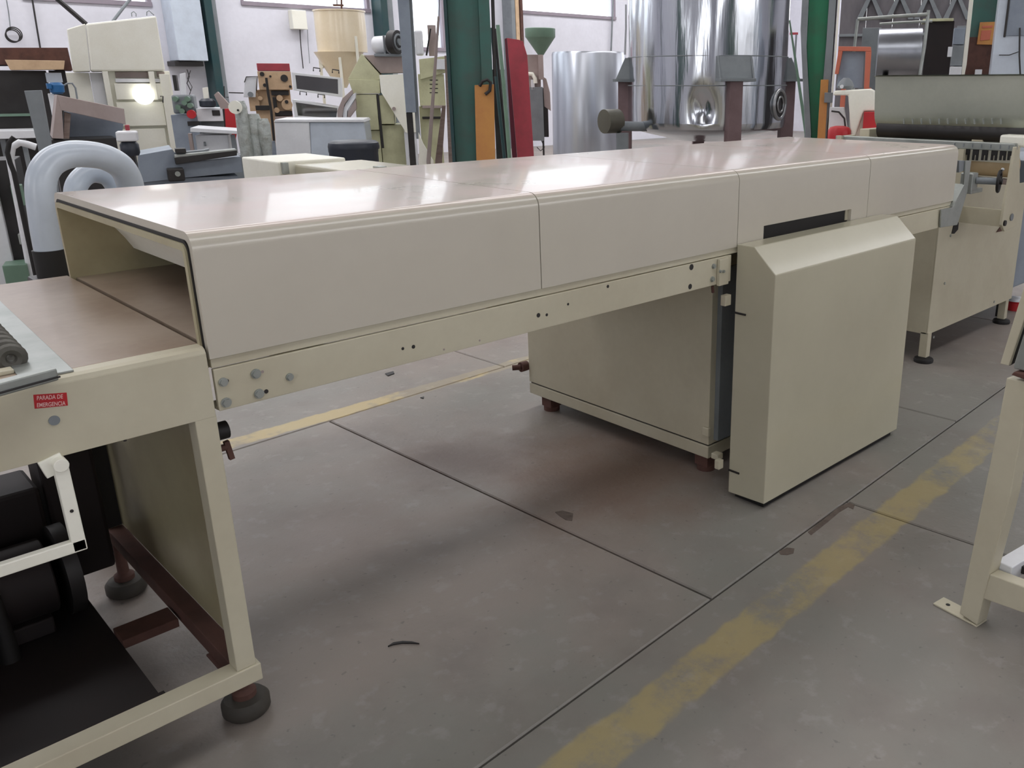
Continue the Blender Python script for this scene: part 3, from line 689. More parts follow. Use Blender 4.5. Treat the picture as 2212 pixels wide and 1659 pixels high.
MB().add(vs, fs, True).build('hopper', HOPM, dep, label='long curved stainless hopper trough')
for y in (yh0, yh1):
    MB().prism([(x - DO.x, y - DO.y, z) for x, z in pf], (0, .01, 0)).build('hopper_end', HOPM, dep)
hz_ = PX(2050, 283, x=xh + .05).z
MB().cyl(Vector((xh + .09, yh0, hz_)) - DO, Vector((xh + .09, yh1, hz_)) - DO, .055, 24).build('shade_roller', DARK, dep)  # dark cylinder added to paint the shade under the hopper
for k in range(12):  # added rods stand in for reflected glints of the nozzle comb
    yk = PX(1953 + 19.1 * k, 262, x=xh + .01).y; zk = PX(1953 + 19.1 * k, 262, x=xh + .01).z
    MB().cyl(Vector((xh + .012, yk, zk - .013)) - DO, Vector((xh + .008, yk + .004, zk + .013)) - DO, .005, 8).build('glint_pin', GALV, dep)
db((xh + .05, .2, .83), (xh + .5, .26, zbot + .03)).build('hopper_support', CREAMD, dep, .004)
db((xh + .05, .84, .83), (xh + .5, .9, zbot + .03)).build('hopper_support', CREAMD, dep, .004)
db((3.72, .90, .83), (3.87, .93, zt)).build('rail_support', CREAMD, dep)
db((3.72, .21, .83), (3.76, .24, zb_)).build('rail_support', CREAMD, dep)
db((3.80, yr0 - .03, zt - .02), (3.90, yr0 + .10, zt + .035)).build('end_cap', OFFW, dep, .01)
# arm joining the tunnel to the depositor
xzprism([(2087, 347), (2098.5, 347), (2090, 414), (2072, 475), (2068, 486), (2032, 492), (2034, 453), (2058, 448), (2083, 399)], -.012, .008, 'joining_arm', GALV, tun, TO)
mb = MB(); p = PX(2085, 398, y=-.012) - TO; q_ = PX(2058, 447, y=-.012) - TO
mb.prism([p, q_, q_ + Vector((-.004, 0, 0)), p + Vector((-.004, 0, 0))], (0, .07, 0)).build('arm_flange', GALV, tun)
xzprism([(2072, 347), (2086, 347), (2086, 368), (2072, 373)], -.004, .03, 'bracket', GREYP, tun, TO)

# ================================================================== stand in the right foreground
st = empty('steel_stand', 'beige painted steel stand with bolted foot at the right edge', 'stand', (1.56, -.95, 0)); SO = Vector((1.56, -.95, 0))
fa = PX(2076, 1345, z=0); fb = PX(2115, 1353, z=0)
dr = Vector((fb.x - fa.x, fb.y - fa.y, 0)).normalized()
ang_s = math.atan2(-.97, .24)
s1 = PX(2068, 1330, z=.006); s2 = PX(2110, 1352, z=.006)
e_ = (s2 - s1); e_.z = 0; wpost = e_.length; e_.normalize(); nrm = Vector((-e_.y, e_.x, 0))
if nrm.dot(FH) < 0: nrm = -nrm
def sp(a, b, z): return s1 + e_ * a + nrm * b + Vector((0, 0, z - s1.z)) - SO
def sbox(a0, a1, b0, b1, z0, z1): return MB().prism([sp(a0, b0, z0), sp(a1, b0, z0), sp(a1, b1, z0), sp(a0, b1, z0)], (0, 0, z1 - z0))
def onp(u, v, bb=0.):
    d = ray(u, v); p0 = s1 + nrm * bb; return CAM + d * ((p0 - CAM).dot(nrm) / d.dot(nrm)) - SO
def spoly(name, pts, ma, bb, th, par=st, bev=.003, **k):
    Q = [onp(u, v, bb) for u, v in pts]
    for q in Q: q.z = max(q.z, .0062)
    return MB().prism(Q, nrm * th).build(name, ma, par, bev, **k)
spoly('post', [(2072, 1325), (2110, 1351), (2137, 1240), (2183, 1066), (2226, 826), (2174, 816), (2156, 915)], CREAMD, 0, .05)
sbox(-.075, wpost, .0, .05, 0, .006).build('foot_plate', CREAMD, st, .002)
p = sp(-.045, .025, .006); MB().cyl(p, p + Vector((0, 0, .0007)), .006, 12).build('bolt_hole', BLACK, st)
spoly('lower_rail', [(2138, 1240), (2212, 1268), (2330, 1313), (2330, 1372), (2212, 1325), (2122, 1293)], CREAMD, .003, .04)
sbox(wpost - .0, wpost + .045, .05, 1.0, .14, .185).build('side_rail', WHITE, st, .003)
sbox(.45, .50, .0, .05, .006, .712).build('post', CREAMD, st, .003)
sbox(.45, .50, .95, 1.0, .006, .712).build('post', CREAMD, st, .003)
sbox(.09, .45, .1, .9, .15, .17).build('shelf', DARK, st)
spoly('top_plate', [(2183, 810), (2190, 803), (2330, 830), (2330, 840), (2226, 825)], RUSTY, -.01, .2)
bx = empty('grey_enclosure', 'grey green enclosure box standing on the beige steel stand', 'box', SO)
spoly('enclosure', [(2190, 797), (2189, 790), (2212, 717), (2262, 560), (2400, 560), (2330, 824)], GALV, .0, .4, bx)
spoly('door_flap', [(2160, 786), (2179, 790), (2212, 692), (2264, 540), (2246, 520), (2212, 618)], CREAMD, .01, .012, bx, .002)
spoly('door_seal', [(2180, 790), (2186, 786), (2212, 705), (2255, 575), (2262, 545), (2212, 694)], BLACK, .03, .012, bx, 0)

# ================================================================== rear wall fittings
wall_post('dark teal steel column with grey flange beside the tall cream machine', 'wall_column', 430, 447, TEAL, 0, .35)
wall_post('narrow grey green flange strip of the column right of the tall cream machine', 'column_flange', 447.6, 458, GREYP, 0, .30)
wall_post('dark teal column right of the yellow cone hopper', 'wall_column', 806, 820, TEAL, 0, .35)
wall_post('pale grey strip column between hopper and tall grey post', 'wall_column', 821, 834, GREYP, 0, .30)
wall_post('beige door jamb post behind the red panel', 'door_jamb', 1096, 1104, TAN, 0, .30)
wall_post('dark maroon post beside the beige door jamb', 'door_jamb', 1105, 1111, RUSTY, 0, .32)
wall_post('grey pipe post between green column and beige jamb', 'pipe_post', 1086, 1094, GREYP, 0, .32, 'pipe')
def wall_box(name, label, cat, u0, v0, u1, v1, ma, d=.25, bevel=.01):
    a = PX(u0, (v0 + v1) / 2, y=YW - d); b = PX(u1, (v0 + v1) / 2, y=YW - d); z1 = PX((u0 + u1) / 2, v0, y=YW - d).z; z0 = PX((u0 + u1) / 2, v1, y=YW - d).z
    o = MB().box((a.x, YW - d, z0), (b.x, YW - .002, z1)).build(name, ma, None, bevel); tag(o, label, cat); return o
wall_box('wall_cabinet', 'pale blue grey wall cabinet left of the teal column', 'cabinet', 372, -60, 437, 131, BLUEW, .4)
wall_box('wall_shelf', 'dark grey shelf bracket under the pale wall cabinet', 'shelf', 378, 132, 440, 143, DARK, .35)
wall_box('switch_box', 'small cream switch box on the wall left of the hopper', 'electrical box', 632, 22, 663, 63, OFFW, .15)
def wall_tube(name, label, cat, pts, r, ma, d=.05, **k):
    P = [PX(u, v, y=YW - d) for u, v in pts]
    o = MB().tube(smooth_path(P, 5), r, 8).build(name, ma); tag(o, label, cat); return o
wall_tube('hanging_cable', 'dark cable hanging down the wall above the dark machine', 'cable', [(70, 0), (78, 50), (87, 104)], .012, DARK)
wall_tube('hanging_cable', 'thin cable running up from the coil at top left', 'cable', [(14, 0), (19, 30), (23, 66)], .007, GREYP)
cc = PX(27, 78, y=YW - .06)
mb = MB()
for k in range(3): mb.torus(cc + Vector((.01 * k, -.01 * k, .012 * k)), (0, 1, 0), .085 + .006 * k, .008, 28, 6)
tag(mb.build('cable_coil', DARK), 'coiled dark cable hung on the wall at top left', 'cable')
wall_tube('hanging_cable', 'dark cable dropping from the cream switch box', 'cable', [(648, 64), (650, 100), (655, 148)], .009, DARK)
wall_tube('hanging_cable', 'thin pale cable at the right of the switch box', 'cable', [(664, 64), (666, 100), (669, 137)], .006, GREYP)
wall_tube('roof_strut', 'dark diagonal strut descending rightwards above the cream machine', 'strut', [(110, -14), (140, 12), (186, 52)], .035, DARK, .5)
wall_tube('roof_strut', 'thin diagonal strut descending leftwards above the cream machine', 'strut', [(292, -14), (270, 12), (244, 46)], .022, GREYP, .5)
wall_tube('conduit', 'thin lavender conduit beside the far right windows', 'pipe', [(1324, 0), (1322, 60), (1320, 110)], .02, GREYP)

# ================================================================== left background
t = T('tall_cream_machine', 'tall cream machine cabinet with a tilted box head and round spot of light', 'machine', 265, 10.5, 6)
t.poly('head_box', [(185, 51), (337, 34), (357, 153), (196, 154)], OFFW, 0, .9, .02)
t.poly('head_side', [(144, 63), (184, 51), (195, 154), (157, 155)], OFFW, .01, .85, .01)
t.box('body', 244, 153, 380, 330, OFFW, .12, .8, 0, .01)
t.box('upright', 236, 154, 248, 330, OFFW, .0, .12, 0)
t.box('upright', 325, 154, 337, 216, OFFW, .0, .12)
t.box('recess_shade', 249, 155, 324, 168, BROWN, .10, .02)  # brown strips paint the shadow below the head box
t.box('recess_shade', 339, 155, 356, 166, BROWN, .10, .02)
t.box('drawer_front', 249, 170, 352, 178, WHITE, .04, .08)
t.box('drawer_front', 249, 180, 352, 215, OFFW, .02, .10)
t.box('drawer_front', 255, 220, 356, 272, OFFW, .05, .07)
t.box('drawer_front', 262, 278, 360, 326, OFFW, .07, .05)
t.box('right_post', 357, 160, 378, 330, OFFW, .0, .12, 0)
t.box('side_door', 142, 157, 208, 330, OFFW, .2, .6, 0)
t.box('side_panel', 209, 157, 236, 330, WHITE, .15, .6, 0)
t.rod('lifting_hook', [(285, 36), (284, 28), (289, 25), (294, 30), (294, 36)], 1.2, GREYP, .3)
t.rod('lifting_hook', [(317, 34), (317, 26), (322, 23), (327, 28), (333, 33)], 1.2, GREYP, .3)
t.rod('door_handle', [(346, 208), (352, 208), (352, 222)], 1.3, DARK, 0)
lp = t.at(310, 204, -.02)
MB().lathe([(.02, 0), (.105, .0), (.115, .008), (.11, .022), (.06, .034), (0.001, .038)], (0, 0), 32).build('round_glow', SUN, t.e)  # emissive disc stands in for a bright spot of light
lo = t.e.children[-1] if t.e.children[-1].name.startswith('round_glow') else [c for c in t.e.children if c.name.startswith('round_glow')][0]
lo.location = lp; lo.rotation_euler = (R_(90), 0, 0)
lo['label'] = 'glowing disc painting a bright round spot of light'

t = T('dark_press', 'large black press machine at the left edge below the cable coil', 'machine', 60, 8.6, 4)
t.poly('top_housing', [(-40, 103), (146, 103), (157, 152), (128, 151), (60, 140), (-40, 140)], RUSTY, .3, .8)
t.poly('cross_beam', [(10, 129), (140, 131), (138, 150), (22, 151)], TAN, .1, .3)
t.box('body', -60, 152, 112, 284, DARK, .4, .9, 0)
t.box('ledge', -60, 246, 70, 252, GREENF, .34, .1)
t.box('side_frame', 112, 152, 148, 230, DARK, .45, .5, 0)
t.box('bracket', 99, 157, 134, 178, BLUEW, .2, .08)
t.box('bench_top', -60, 283, 76, 300, WHITE, -.2, .5)
t.box('bench_leg', 10, 300, 22, 400, GREYP, -.1, .08, 0)
t.box('bench_leg', 55, 300, 66, 400, GREYP, -.1, .08, 0)
t = T('blue_motor', 'bright blue motor with bent grey pipe beside the black press', 'motor', 120, 7.9, 10)
t.lathe('motor_body', 120, [(10, 203), (16, 199), (17, 184), (12, 178)], BLUE)
t.box('terminal_box', 102, 180, 112, 192, BLUE, -.06, .1)
t.rod('pipe', [(136, 186, 0), (146, 180, 0), (156, 180, 0), (163, 190, 0), (167, 214, 0)], 2.2, GREYP)
t.box('mounting_post', 114, 202, 126, 300, WHITE, .0, .06, 0)
t = T('grey_upright', 'leaning plain grey steel upright in front of the black press', 'post', 80, 5.9, 0)
o = t.poly('upright', [(52, 196), (89, 195), (111, 314), (118, 420), (96, 420), (81, 314)], GREYP, 0, .06)
t = T('open_crate', 'tilted brown open fronted bin with grey inside, left of the cream machine', 'crate', 190, 6.6, 8)
t.poly('top_board', [(123, 205), (268, 235), (272, 269), (240, 262), (132, 238)], BROWN, 0, .35)
t.poly('side_board', [(123, 205), (134, 238), (138, 300), (113, 299)], BROWN, .003, .5)
t.poly('timber', [(139, 241), (153, 246), (150, 300), (137, 300)], WOOD, .05, .05)
t.poly('back_board', [(138, 240), (268, 262), (262, 300), (134, 300)], BLUEG, .42, .03)
t.box('stand', 120, 300, 260, 400, DARK, .05, .45, 0)
t = T('gear_motor', 'black gear motor with pale terminal block right of the brown bin', 'motor', 275, 5.7, 0)
t.box('terminal_block', 250, 284, 296, 306, WHITE, 0, .12, bevel=.01)
t.lathe('motor_body', 278, [(18, 336), (21, 330), (21, 312), (16, 306)], NAVY, .06)
t.box('red_cap', 270, 270, 279, 282, RED, .02, .05)
t.box('mounting', 258, 334, 298, 420, DARK, .02, .12, 0)
t = T('white_elbow_pipe', 'white elbow pipe with black hose at the left picture edge', 'pipe', 45, 4.6, 0)
P = [(78, 318), (60, 312), (42, 308), (26, 318), (22, 345), (24, 420)]
t.rod('pipe', P, 9, WHITE)
t.rod('hose', [(30, 296, -.1), (20, 308, -.1), (16, 330, -.1), (22, 352, -.1), (30, 372, -.1), (34, 400, -.1), (36, 470, -.1)], 6, BLACK)
t.box('body', -60, 330, 8, 620, WHITE, .1, .3, 0)
t.box('gear_housing', 8, 345, 60, 620, DARK, .15, .3, 0)
t.box('cover_plate', 26, 400, 50, 445, GREENF, .08, .07)
t.lathe('chrome_strut', 24, [(12, 572), (12, 540), (9, 538), (9, 478)], STEEL, .04)
t.box('valve_block', 8, 572, 62, 612, GREENF, -.04, .16)
t.box('clamp', 40, 505, 60, 528, GALV, .04, .1)
t.poly('lever', [(36, 520), (44, 522), (72, 590), (64, 592)], CREAMD, .02, .02)
t.lathe('chain_wheel', 30, [(12, 430), (17, 425), (17, 405), (12, 400)], BLACK, .02)

t = T('small_lathe', 'cluttered grey workshop machine with green valves and red disc', 'machine', 430, 9.2, -4)
t.box('pedestal', 375, 248, 432, 330, BLUEG, .1, .6, 0)
t.box('headstock', 425, 234, 487, 262, WHITE, .1, .5)
t.box('screen', 458, 238, 475, 250, DARK, .09, .02)
t.box('bed', 428, 262, 500, 330, GREYP, .3, .4, 0)
t.disc('red_disc', 413, 247, 10, REDB, .0, .05)
for u, v in ((378, 214), (384, 232), (398, 222), (404, 214), (393, 240), (410, 228)): t.disc('valve', u, v, 6, GREENF, .05, .12)
t.box('manifold', 372, 205, 420, 246, GREYP, .14, .2, bevel=.02)
t.lathe('spindle_motor', 447, [(14, 232), (18, 229), (18, 218), (12, 213)], NAVY, .1)
t.poly('arm', [(462, 205), (470, 198), (497, 228), (490, 240), (478, 238)], BROWN, .1, .08)
t.poly('yellow_guard', [(440, 214), (437, 190), (448, 188), (450, 212)], OFFW, .1, .05)
t.poly('tall_guard', [(390, 205), (388, 160), (399, 157), (401, 205)], WHITE, .2, .05)
t.box('control_box', 374, 162, 382, 196, DARK, .2, .1)
t.rod('hose', [(404, 150, .2), (409, 165, .2), (404, 180, .2), (412, 196, .2)], 1, DARK)
t.rod('hose', [(412, 152, .2), (405, 170, .2), (415, 188, .2), (409, 205, .2)], .8, DARK)
t.rod('rail', [(484, 186, .2), (485, 210, .2), (494, 210, .2)], 1.2, DARK)
t.box('lever', 405, 262, 430, 272, DARK, .05, .04)
t = T('red_guard_panel', 'narrow red guard panel leaning beside the plastic wrapped parts', 'panel', 496, 9.0, 0)
t.poly('panel', [(485, 235), (505, 234), (512, 284), (506, 316), (496, 316), (488, 280)], REDB, 0, .05)
t.poly('edge', [(480, 235), (485, 235), (492, 288), (486, 286)], DARK, .02, .05)
t.box('support', 494, 314, 502, 400, DARK, .0, .05, 0)
t = T('white_table', 'small white topped table with a drawer box behind the guide rail', 'table', 462, 8.1, -3)
t.poly('table_top', [(411, 276), (520, 283), (520, 290), (411, 285)], WHITE, 0, .5)
t.box('drawer_box', 424, 292, 494, 326, WHITE, .1, .35)
t.box('knob', 440, 306, 444, 316, GREYP, .07, .03)
t.box('leg', 414, 288, 422, 400, BROWN, .05, .05, 0)
t.box('leg', 505, 291, 514, 400, GREYP, .05, .05, 0)
t = T('wrapped_rollers', 'machine rollers wrapped in clear plastic film before the tan machine', 'rollers', 540, 7.5, 0)
t.lathe('roller', 518, [(14, 340), (15, 300), (14, 232), (10, 218)], FILM, .1)
t.lathe('roller', 545, [(16, 340), (18, 300), (19, 262), (14, 246)], FILM, .15)
t.lathe('roller', 568, [(10, 340), (14, 300), (14, 268), (10, 256)], FILM, .1)
t.disc('end_disc', 508, 232, 15, OFFW, .0, .05)
t.disc('bolt', 514, 238, 2.5, DARK, -.01, .01)
t.box('stand', 508, 335, 572, 420, GREYP, .1, .3, 0)
t = T('guide_bench', 'long blue grey bench with dark guide rail and gear unit', 'bench', 440, 6.4, 8)
t.poly('bench_body', [(300, 335), (372, 322), (392, 352), (520, 338), (524, 372), (400, 384), (300, 396)], BLUEG, .1, .5)
t.poly('guide_rail', [(377, 341), (512, 325), (512, 336), (380, 355)], DARK, .02, .12)
t.poly('guide_rail', [(376, 330), (440, 324), (452, 321), (452, 325), (440, 329), (378, 336)], GREYP, .1, .08)
t.poly('rail_top', [(377, 335), (510, 322), (512, 326), (377, 341)], GALV, .03, .12)
t.box('carriage', 379, 321, 402, 331, DARK, .02, .1)
t.box('gear_unit', 362, 364, 399, 392, DARK, .0, .1, bevel=.01)
t.disc('gear_hub', 384, 376, 6, GALV, -.02, .03)
t.box('pedestal', 300, 384, 520, 460, BLUEG, .15, .4, 0)

t = T('tan_packing_machine', 'tan packing machine with a red top panel against the wall', 'machine', 592, 11, 3)
t.box('red_top', 555, 137, 626, 153, RED, 0, .35)
t.box('upper_plate', 558, 154, 630, 194, TAN, 0, .4)
t.box('body', 556, 194, 634, 330, TAN, .1, .5, 0)
t.box('side_housing', 538, 200, 560, 240, TAN, .05, .3)
for u, v, r in ((566, 160, 5), (614, 169, 8), (572, 184, 4), (627, 187, 3), (584, 165, 2.5)): t.disc('dial', u, v, r, DARK, -.02, .04)
for u, v, r in ((604, 212, 7), (620, 226, 12), (562, 212, 5), (598, 238, 6)): t.disc('wheel', u, v, r, TAN, .0, .1)
for u0, v0, u1, v1 in ((586, 196, 624, 206), (552, 228, 582, 238), (594, 240, 632, 250), (590, 210, 598, 236)): t.box('linkage', u0, v0, u1, v1, DARK, .04, .06)
t.box('shelf', 594, 252, 634, 262, BROWN, -.04, .15)
t.disc('reel', 619, 220, 4, DARK, -.02, .03)
t.rod('control_rod', [(575, 168, -.08), (579, 200, -.08), (586, 240, -.08), (592, 304, -.08)], 3, DARK)
t.poly('film_guide', [(529, 172), (534, 165), (554, 165), (552, 210), (526, 210)], WHITE, .0, .12)
t.rod('film_frame', [(528, 178, -.02), (532, 166, -.02), (556, 165, -.02), (554, 196, -.02)], 1.2, DARK)
t.disc('film_core', 541, 204, 6, GREYP, -.03, .05)
t.rod('side_bar', [(494, 200, .1), (526, 201, .1)], 1.4, DARK)
t.box('drip_tray', 572, 305, 596, 330, BLUEG, -.05, .1, 0)

t = T('cone_hopper', 'large pale yellow cylindrical hopper with cone bottom and stirrer shaft', 'hopper', 728, 12.2, 0)
t.lathe('drum', 732, [(54, 113), (55, 70), (55, 27), (57, 26), (57, 23), (53, 23)], BEIGE if False else mat('pale_yellow_enamel', (236, 222, 194), .28, dirt=(212, 192, 152), damt=.5, dscale=2, coat=.4))
t.lathe('cone', 732, [(10, 190), (34, 148), (54, 113)], MATS['pale_yellow_enamel'])
for u in (772, 690, 735): t.box('leg', u - 3, 78 if u != 735 else 114, u + 3, 160, OFFW, -.28 if u != 690 else .2, .06, 0)
t.rod('stirrer_shaft', [(738, 24, 0), (737, -40, 0)], 2, RUSTY)
t.box('cross_arm', 719, 9, 742, 13, RUSTY, -.03, .05)
t.rod('stirrer_rod', [(728, 10, 0), (727, -40, 0)], 1, RUSTY)
t.disc('outlet', 694, 144, 4, OFFW, -.1, .2)

def glass_box(label, fr, side, z0, hd, handles, rot=0):
    t = T('glass_front_box', label, 'cabinet', 685, hd, rot, 'white boxes with glazed fronts')
    (a, b, c, d) = fr
    def ins(p, q, k): return (p[0] + (q[0] - p[0]) * k, p[1] + (q[1] - p[1]) * k)
    cx = sum(p[0] for p in fr) / 4; cy = sum(p[1] for p in fr) / 4
    inn = [(cx + (p[0] - cx) * .86, cy + (p[1] - cy) * .76) for p in fr]
    for k in range(4):
        t.poly('frame', [fr[k], fr[(k + 1) % 4], inn[(k + 1) % 4], inn[k]], WHITE, 0, .03, .002)
    t.poly('glass_pane', inn, GLASSB, .012, .006, 0)
    P = [t.at(u, v, .03) for u, v in fr]
    # box walls
    th = .012; D = .42
    for k in range(4):
        p, q = P[k], P[(k + 1) % 4]; c_ = sum(P, Vector()) / 4
        i0 = (c_ - p).normalized() * th * 1.5; i1 = (c_ - q).normalized() * th * 1.5
        MB().prism([p, q, q + i1, p + i0], (0, D, 0)).build('wall_panel', WHITE, t.e)
    MB().prism([p + Vector((0, D, 0)) for p in P], (0, th, 0)).build('back_panel', BROWN, t.e)
    for u, v in handles:
        t.rod('handle', [(u - 7, v + 8, .1), (u - 7, v, .1), (u + 7, v + 2, .1), (u + 7, v + 9, .1)], 1.4, DARK)
    return t
g1 = glass_box('upper white box with glazed front and two black handles on top', [(630, 156), (737, 168), (738, 210), (634, 195)], 0, 0, 10.0, [(684, 146), (725, 150)])
g2 = glass_box('lower white box with glazed front behind the white chest', [(631, 215), (736, 232), (733, 261), (637, 253)], 0, 0, 10.0, [(655, 197), (694, 203)])
for g, u0, u1 in ((g1, 640, 730), (g2, 640, 730)):
    if g is g2: g.box('stand', u0, 252, u1, 330, GREYP, .1, .3, 0)
t = T('white_guard_cover', 'dark edged white curved cover leaning between glazed boxes and elevator', 'panel', 752, 9.1, 0)
t.poly('cover', [(742, 258), (738, 240), (757, 208), (768, 200), (768, 212), (750, 240), (749, 258)], WHITE, .02, .2)
t.poly('dark_side', [(730, 259), (728, 240), (740, 212), (760, 194), (762, 202), (744, 226), (738, 259)], BROWN, .0, .2)
t.poly('dark_side', [(749, 258), (752, 240), (768, 214), (770, 235), (756, 254)], BROWN, .03, .2)
t.box('foot', 730, 258, 756, 330, DARK, .05, .2, 0)
t = T('white_chest', 'large white chest with a pale blue end behind the black drum', 'chest', 690, 8.2, -6)
t.poly('front', [(592, 264), (668, 264), (672, 340), (597, 336)], WHITE, 0, .5, .01)
t.poly('side', [(668.5, 264), (786, 264), (791, 300), (791, 342), (672.5, 342)], BLUEW, .01, .5, .01)
t.poly('lid', [(591, 264), (594, 258), (784, 258), (788, 264)], WHITE, -.01, .54, .004)
t.box('base', 600, 340, 785, 400, GREYP, .05, .4, 0)
t = T('black_drum', 'black plastic drum with rounded lid behind the tunnel housing', 'drum', 763, 6.4, 0)
t.lathe('barrel', 763, [(53, 430), (53, 330), (54, 326), (54, 318)], NAVY, 0)
t.lathe('lid', 763, [(55, 322), (56, 316), (54, 308), (48, 304), (20, 302), (1, 302)], NAVY, 0, label='dark blue grey lid')

t = T('elevator_machine', 'yellow green bucket elevator machine with motor platform and white chute', 'machine', 850, 9.4, 0)
t.poly('roof_hood', [(752, 170), (781, 116), (820, 160), (820, 172), (790, 176)], OLIVE, .05, .5)
t.poly('roof_box', [(752, 171), (820, 173), (821, 202), (763, 203)], OLIVE, .04, .5)
t.box('side_casing', 769, 204, 816, 281, OLIVE, .05, .5)
t.box('side_casing', 818, 206, 850, 268, OLIVE, .06, .5)
t.box('lower_casing', 776, 282, 826, 420, OLIVE, .08, .5, 0)
t.box('lower_casing', 827, 270, 876, 420, OLIVE, .10, .5, 0)
t.poly('gap', [(813, 204), (818, 204), (830, 320), (824, 320)], DARK, .045, .01)
t.poly('platform', [(786, 119), (868, 119), (872, 157), (822, 158)], BROWN, .1, .5)
t.box('motor_plate', 808, 116, 870, 122, GREYP, .0, .4)
p = t.at(814, 98, .2); q_ = t.at(842, 96, .1)
MB().cyl(p, q_, abs(t.at(820, 78).z - t.at(820, 98).z), 24).build('motor', WHITE, t.e)
t.box('motor_fin', 828, 76, 832, 118, GREYP, .02, .1)
p = t.at(855, 91, .0); rr_ = abs(t.at(855, 65).z - p.z); ax_ = Vector((.86, -.5, 0)).normalized()
MB().cyl(p - ax_ * .05, p + ax_ * .03, rr_, 28).build('fan_wheel', DARK, t.e)
MB().torus(p + ax_ * .03, ax_, rr_ * .62, .012, 24, 8).cyl(p + ax_ * .03, p + ax_ * .05, rr_ * .3, 16).build('fan_hub', GREYP, t.e)
t.poly('white_chute', [(819, 162), (872, 160), (878, 198), (900, 246), (903, 286), (877, 287), (823, 199)], OFFW, -.02, .25)
t.disc('bolt', 851, 235, 4, BROWN, -.04, .03)
t.box('chute_leg', 878, 287, 885, 420, WHITE, .0, .08, 0)
t.box('chute_leg', 893, 287, 904, 420, WHITE, .0, .08, 0)
t.box('right_casing', 905, 160, 961, 228, OLIVE, .15, .5)
t.poly('right_hood', [(905, 128), (962, 121), (962, 157), (908, 172)], OLIVE, .12, .5)
t.box('right_base', 912, 230, 958, 420, OLIVE, .2, .4, 0)
for k in range(4): t.box('louvre', 928, 172 + 9 * k, 946, 174 + 9 * k, DARK, .14, .02)
t.box('bracket', 912, 228, 960, 234, BROWN, .1, .08)
t.box('bracket', 912, 252, 956, 257, DARK, .15, .08)
t.box('white_box', 942, 128, 963, 150, WHITE, .05, .06)
t.box('duct', 896, 65, 914, 119, WHITE, .1, .25, bevel=.02)
t.box('sheet', 925, 54, 943, 121, BROWN, .25, .03)
t.rod('lever', [(930, 62, .2), (921, 120, .2)], 2, DARK)
t = T('tall_grey_post', 'tall tapered grey blue steel post standing before the elevator', 'post', 880, 8.4, 0)
t.poly('post', [(857, -60), (893, -60), (899, 243), (877, 243)], BLUEG, 0, .16)
t.poly('flange', [(893.5, -60), (902, -60), (908, 300), (899.5, 300)], GREYP, .04, .1)
t.box('foot', 884, 243, 897, 420, DARK, .03, .1, 0)
t = T('leaning_rod', 'thin brown iron rod leaning left of the green column', 'rod', 935, 8.0, 0)
t.poly('rod', [(945, 35), (950, 35), (930, 348), (932, 420), (924, 420), (921, 348)], BROWN, 0, .035)
t.rod('upper_rod', [(950, -30), (948, 36)], 1.2, GREYP, .015)
t = T('leaning_plank', 'tan plank leaning against the left side of the green column', 'plank', 968, 7.9, 0)
t.poly('plank', [(960, 120), (968, 120), (979, 345), (984, 420), (972, 420), (969, 345)], WOOD, 0, .04)
t = T('leaning_plank', 'pale short plank propped behind the thin iron rod', 'plank', 950, 8.1, 0)
t.poly('plank', [(955, 228), (963, 228), (955, 346), (950, 420), (932, 420), (940, 346)], WOOD, 0, .04)
t = T('leaning_plank', 'white triangular board behind the foot of the chute', 'plank', 920, 8.2, 0)
t.poly('plank', [(904, 286), (914, 310), (936, 347), (940, 420), (904, 420)], OFFW, 0, .03)

t = T('green_column', 'broad dark green steel column with orange painted lower strip', 'column', 1015, 7.4, 0)
t.poly('left_flange', [(961, -60), (967, -60), (984, 345), (988, 420), (980, 420), (977, 345)], TEAL, -.02, .34)
t.poly('web', [(967.5, -60), (1040, -60), (1048, 345), (1052, 420), (990, 420), (985, 345)], GREEN, .04, .1)
t.poly('right_flange', [(1040, -60), (1057, -60), (1064, 160), (1068, 345), (1070, 420), (1050, 420), (1048, 345)], GREEN, -.02, .34)
t.poly('orange_plate', [(1025, 184), (1067, 182), (1070, 345), (1072, 420), (1032, 420), (1029, 345)], ORANGE, -.05, .028)
t.rod('clamp', [(1036, 186, -.07), (1042, 176, -.08), (1052, 172, -.08), (1060, 178, -.07), (1058, 196, -.07), (1048, 204, -.07)], 3.5, DARK)
t.rod('conduit', [(1063, -40, .0), (1066, 60, .0), (1069, 165, .0)], 4, DARK)
t = T('pipe_bundle', 'dark green pipes leaning between green column and red panel', 'pipes', 1085, 12, 0)
t.rod('pipe', [(1062, 60, 0), (1074, 190, 0), (1090, 345, 0), (1094, 400, 0)], 4, TEAL)
t.rod('pipe', [(1075, 54, -.1), (1088, 180, -.1), (1101, 345, -.1), (1105, 400, -.1)], 4.5, GREENF)
t.rod('pipe', [(1068, 62, .1), (1080, 190, .1), (1096, 345, .1)], 4, DARK)
t.box('back_sheet', 1068, 150, 1094, 345, DARK, .25, .05, 0)
t = T('leaning_red_sheet', 'tall red steel panel leaning beside the green funnel', 'panel', 1125, 12.6, 0)
t.poly('panel', [(1095, 82), (1122, 86), (1130, 90), (1139, 120), (1153, 332), (1154, 400), (1120, 400), (1117, 334)], RED, 0, .04)
t.poly('edge', [(1090, 84), (1094.6, 82), (1116.5, 334), (1119, 400), (1112, 400), (1106, 334)], mat('dark_maroon_paint', (92, 26, 44), .6), .01, .06)
t = T('green_funnel_mill', 'small mill with a sage green feed funnel on top', 'machine', 1166, 13.4, 0)
t.lathe('funnel', 1166.5, [(6, 119), (31, 82), (32.5, 80), (33, 62), (31, 61)], GREENF)
t.box('stem', 1163, 118, 1174, 172, BROWN, -.05, .1)
t.poly('casing', [(1137, 118), (1166, 118), (1168, 190), (1143, 190)], BROWN, .05, .4)
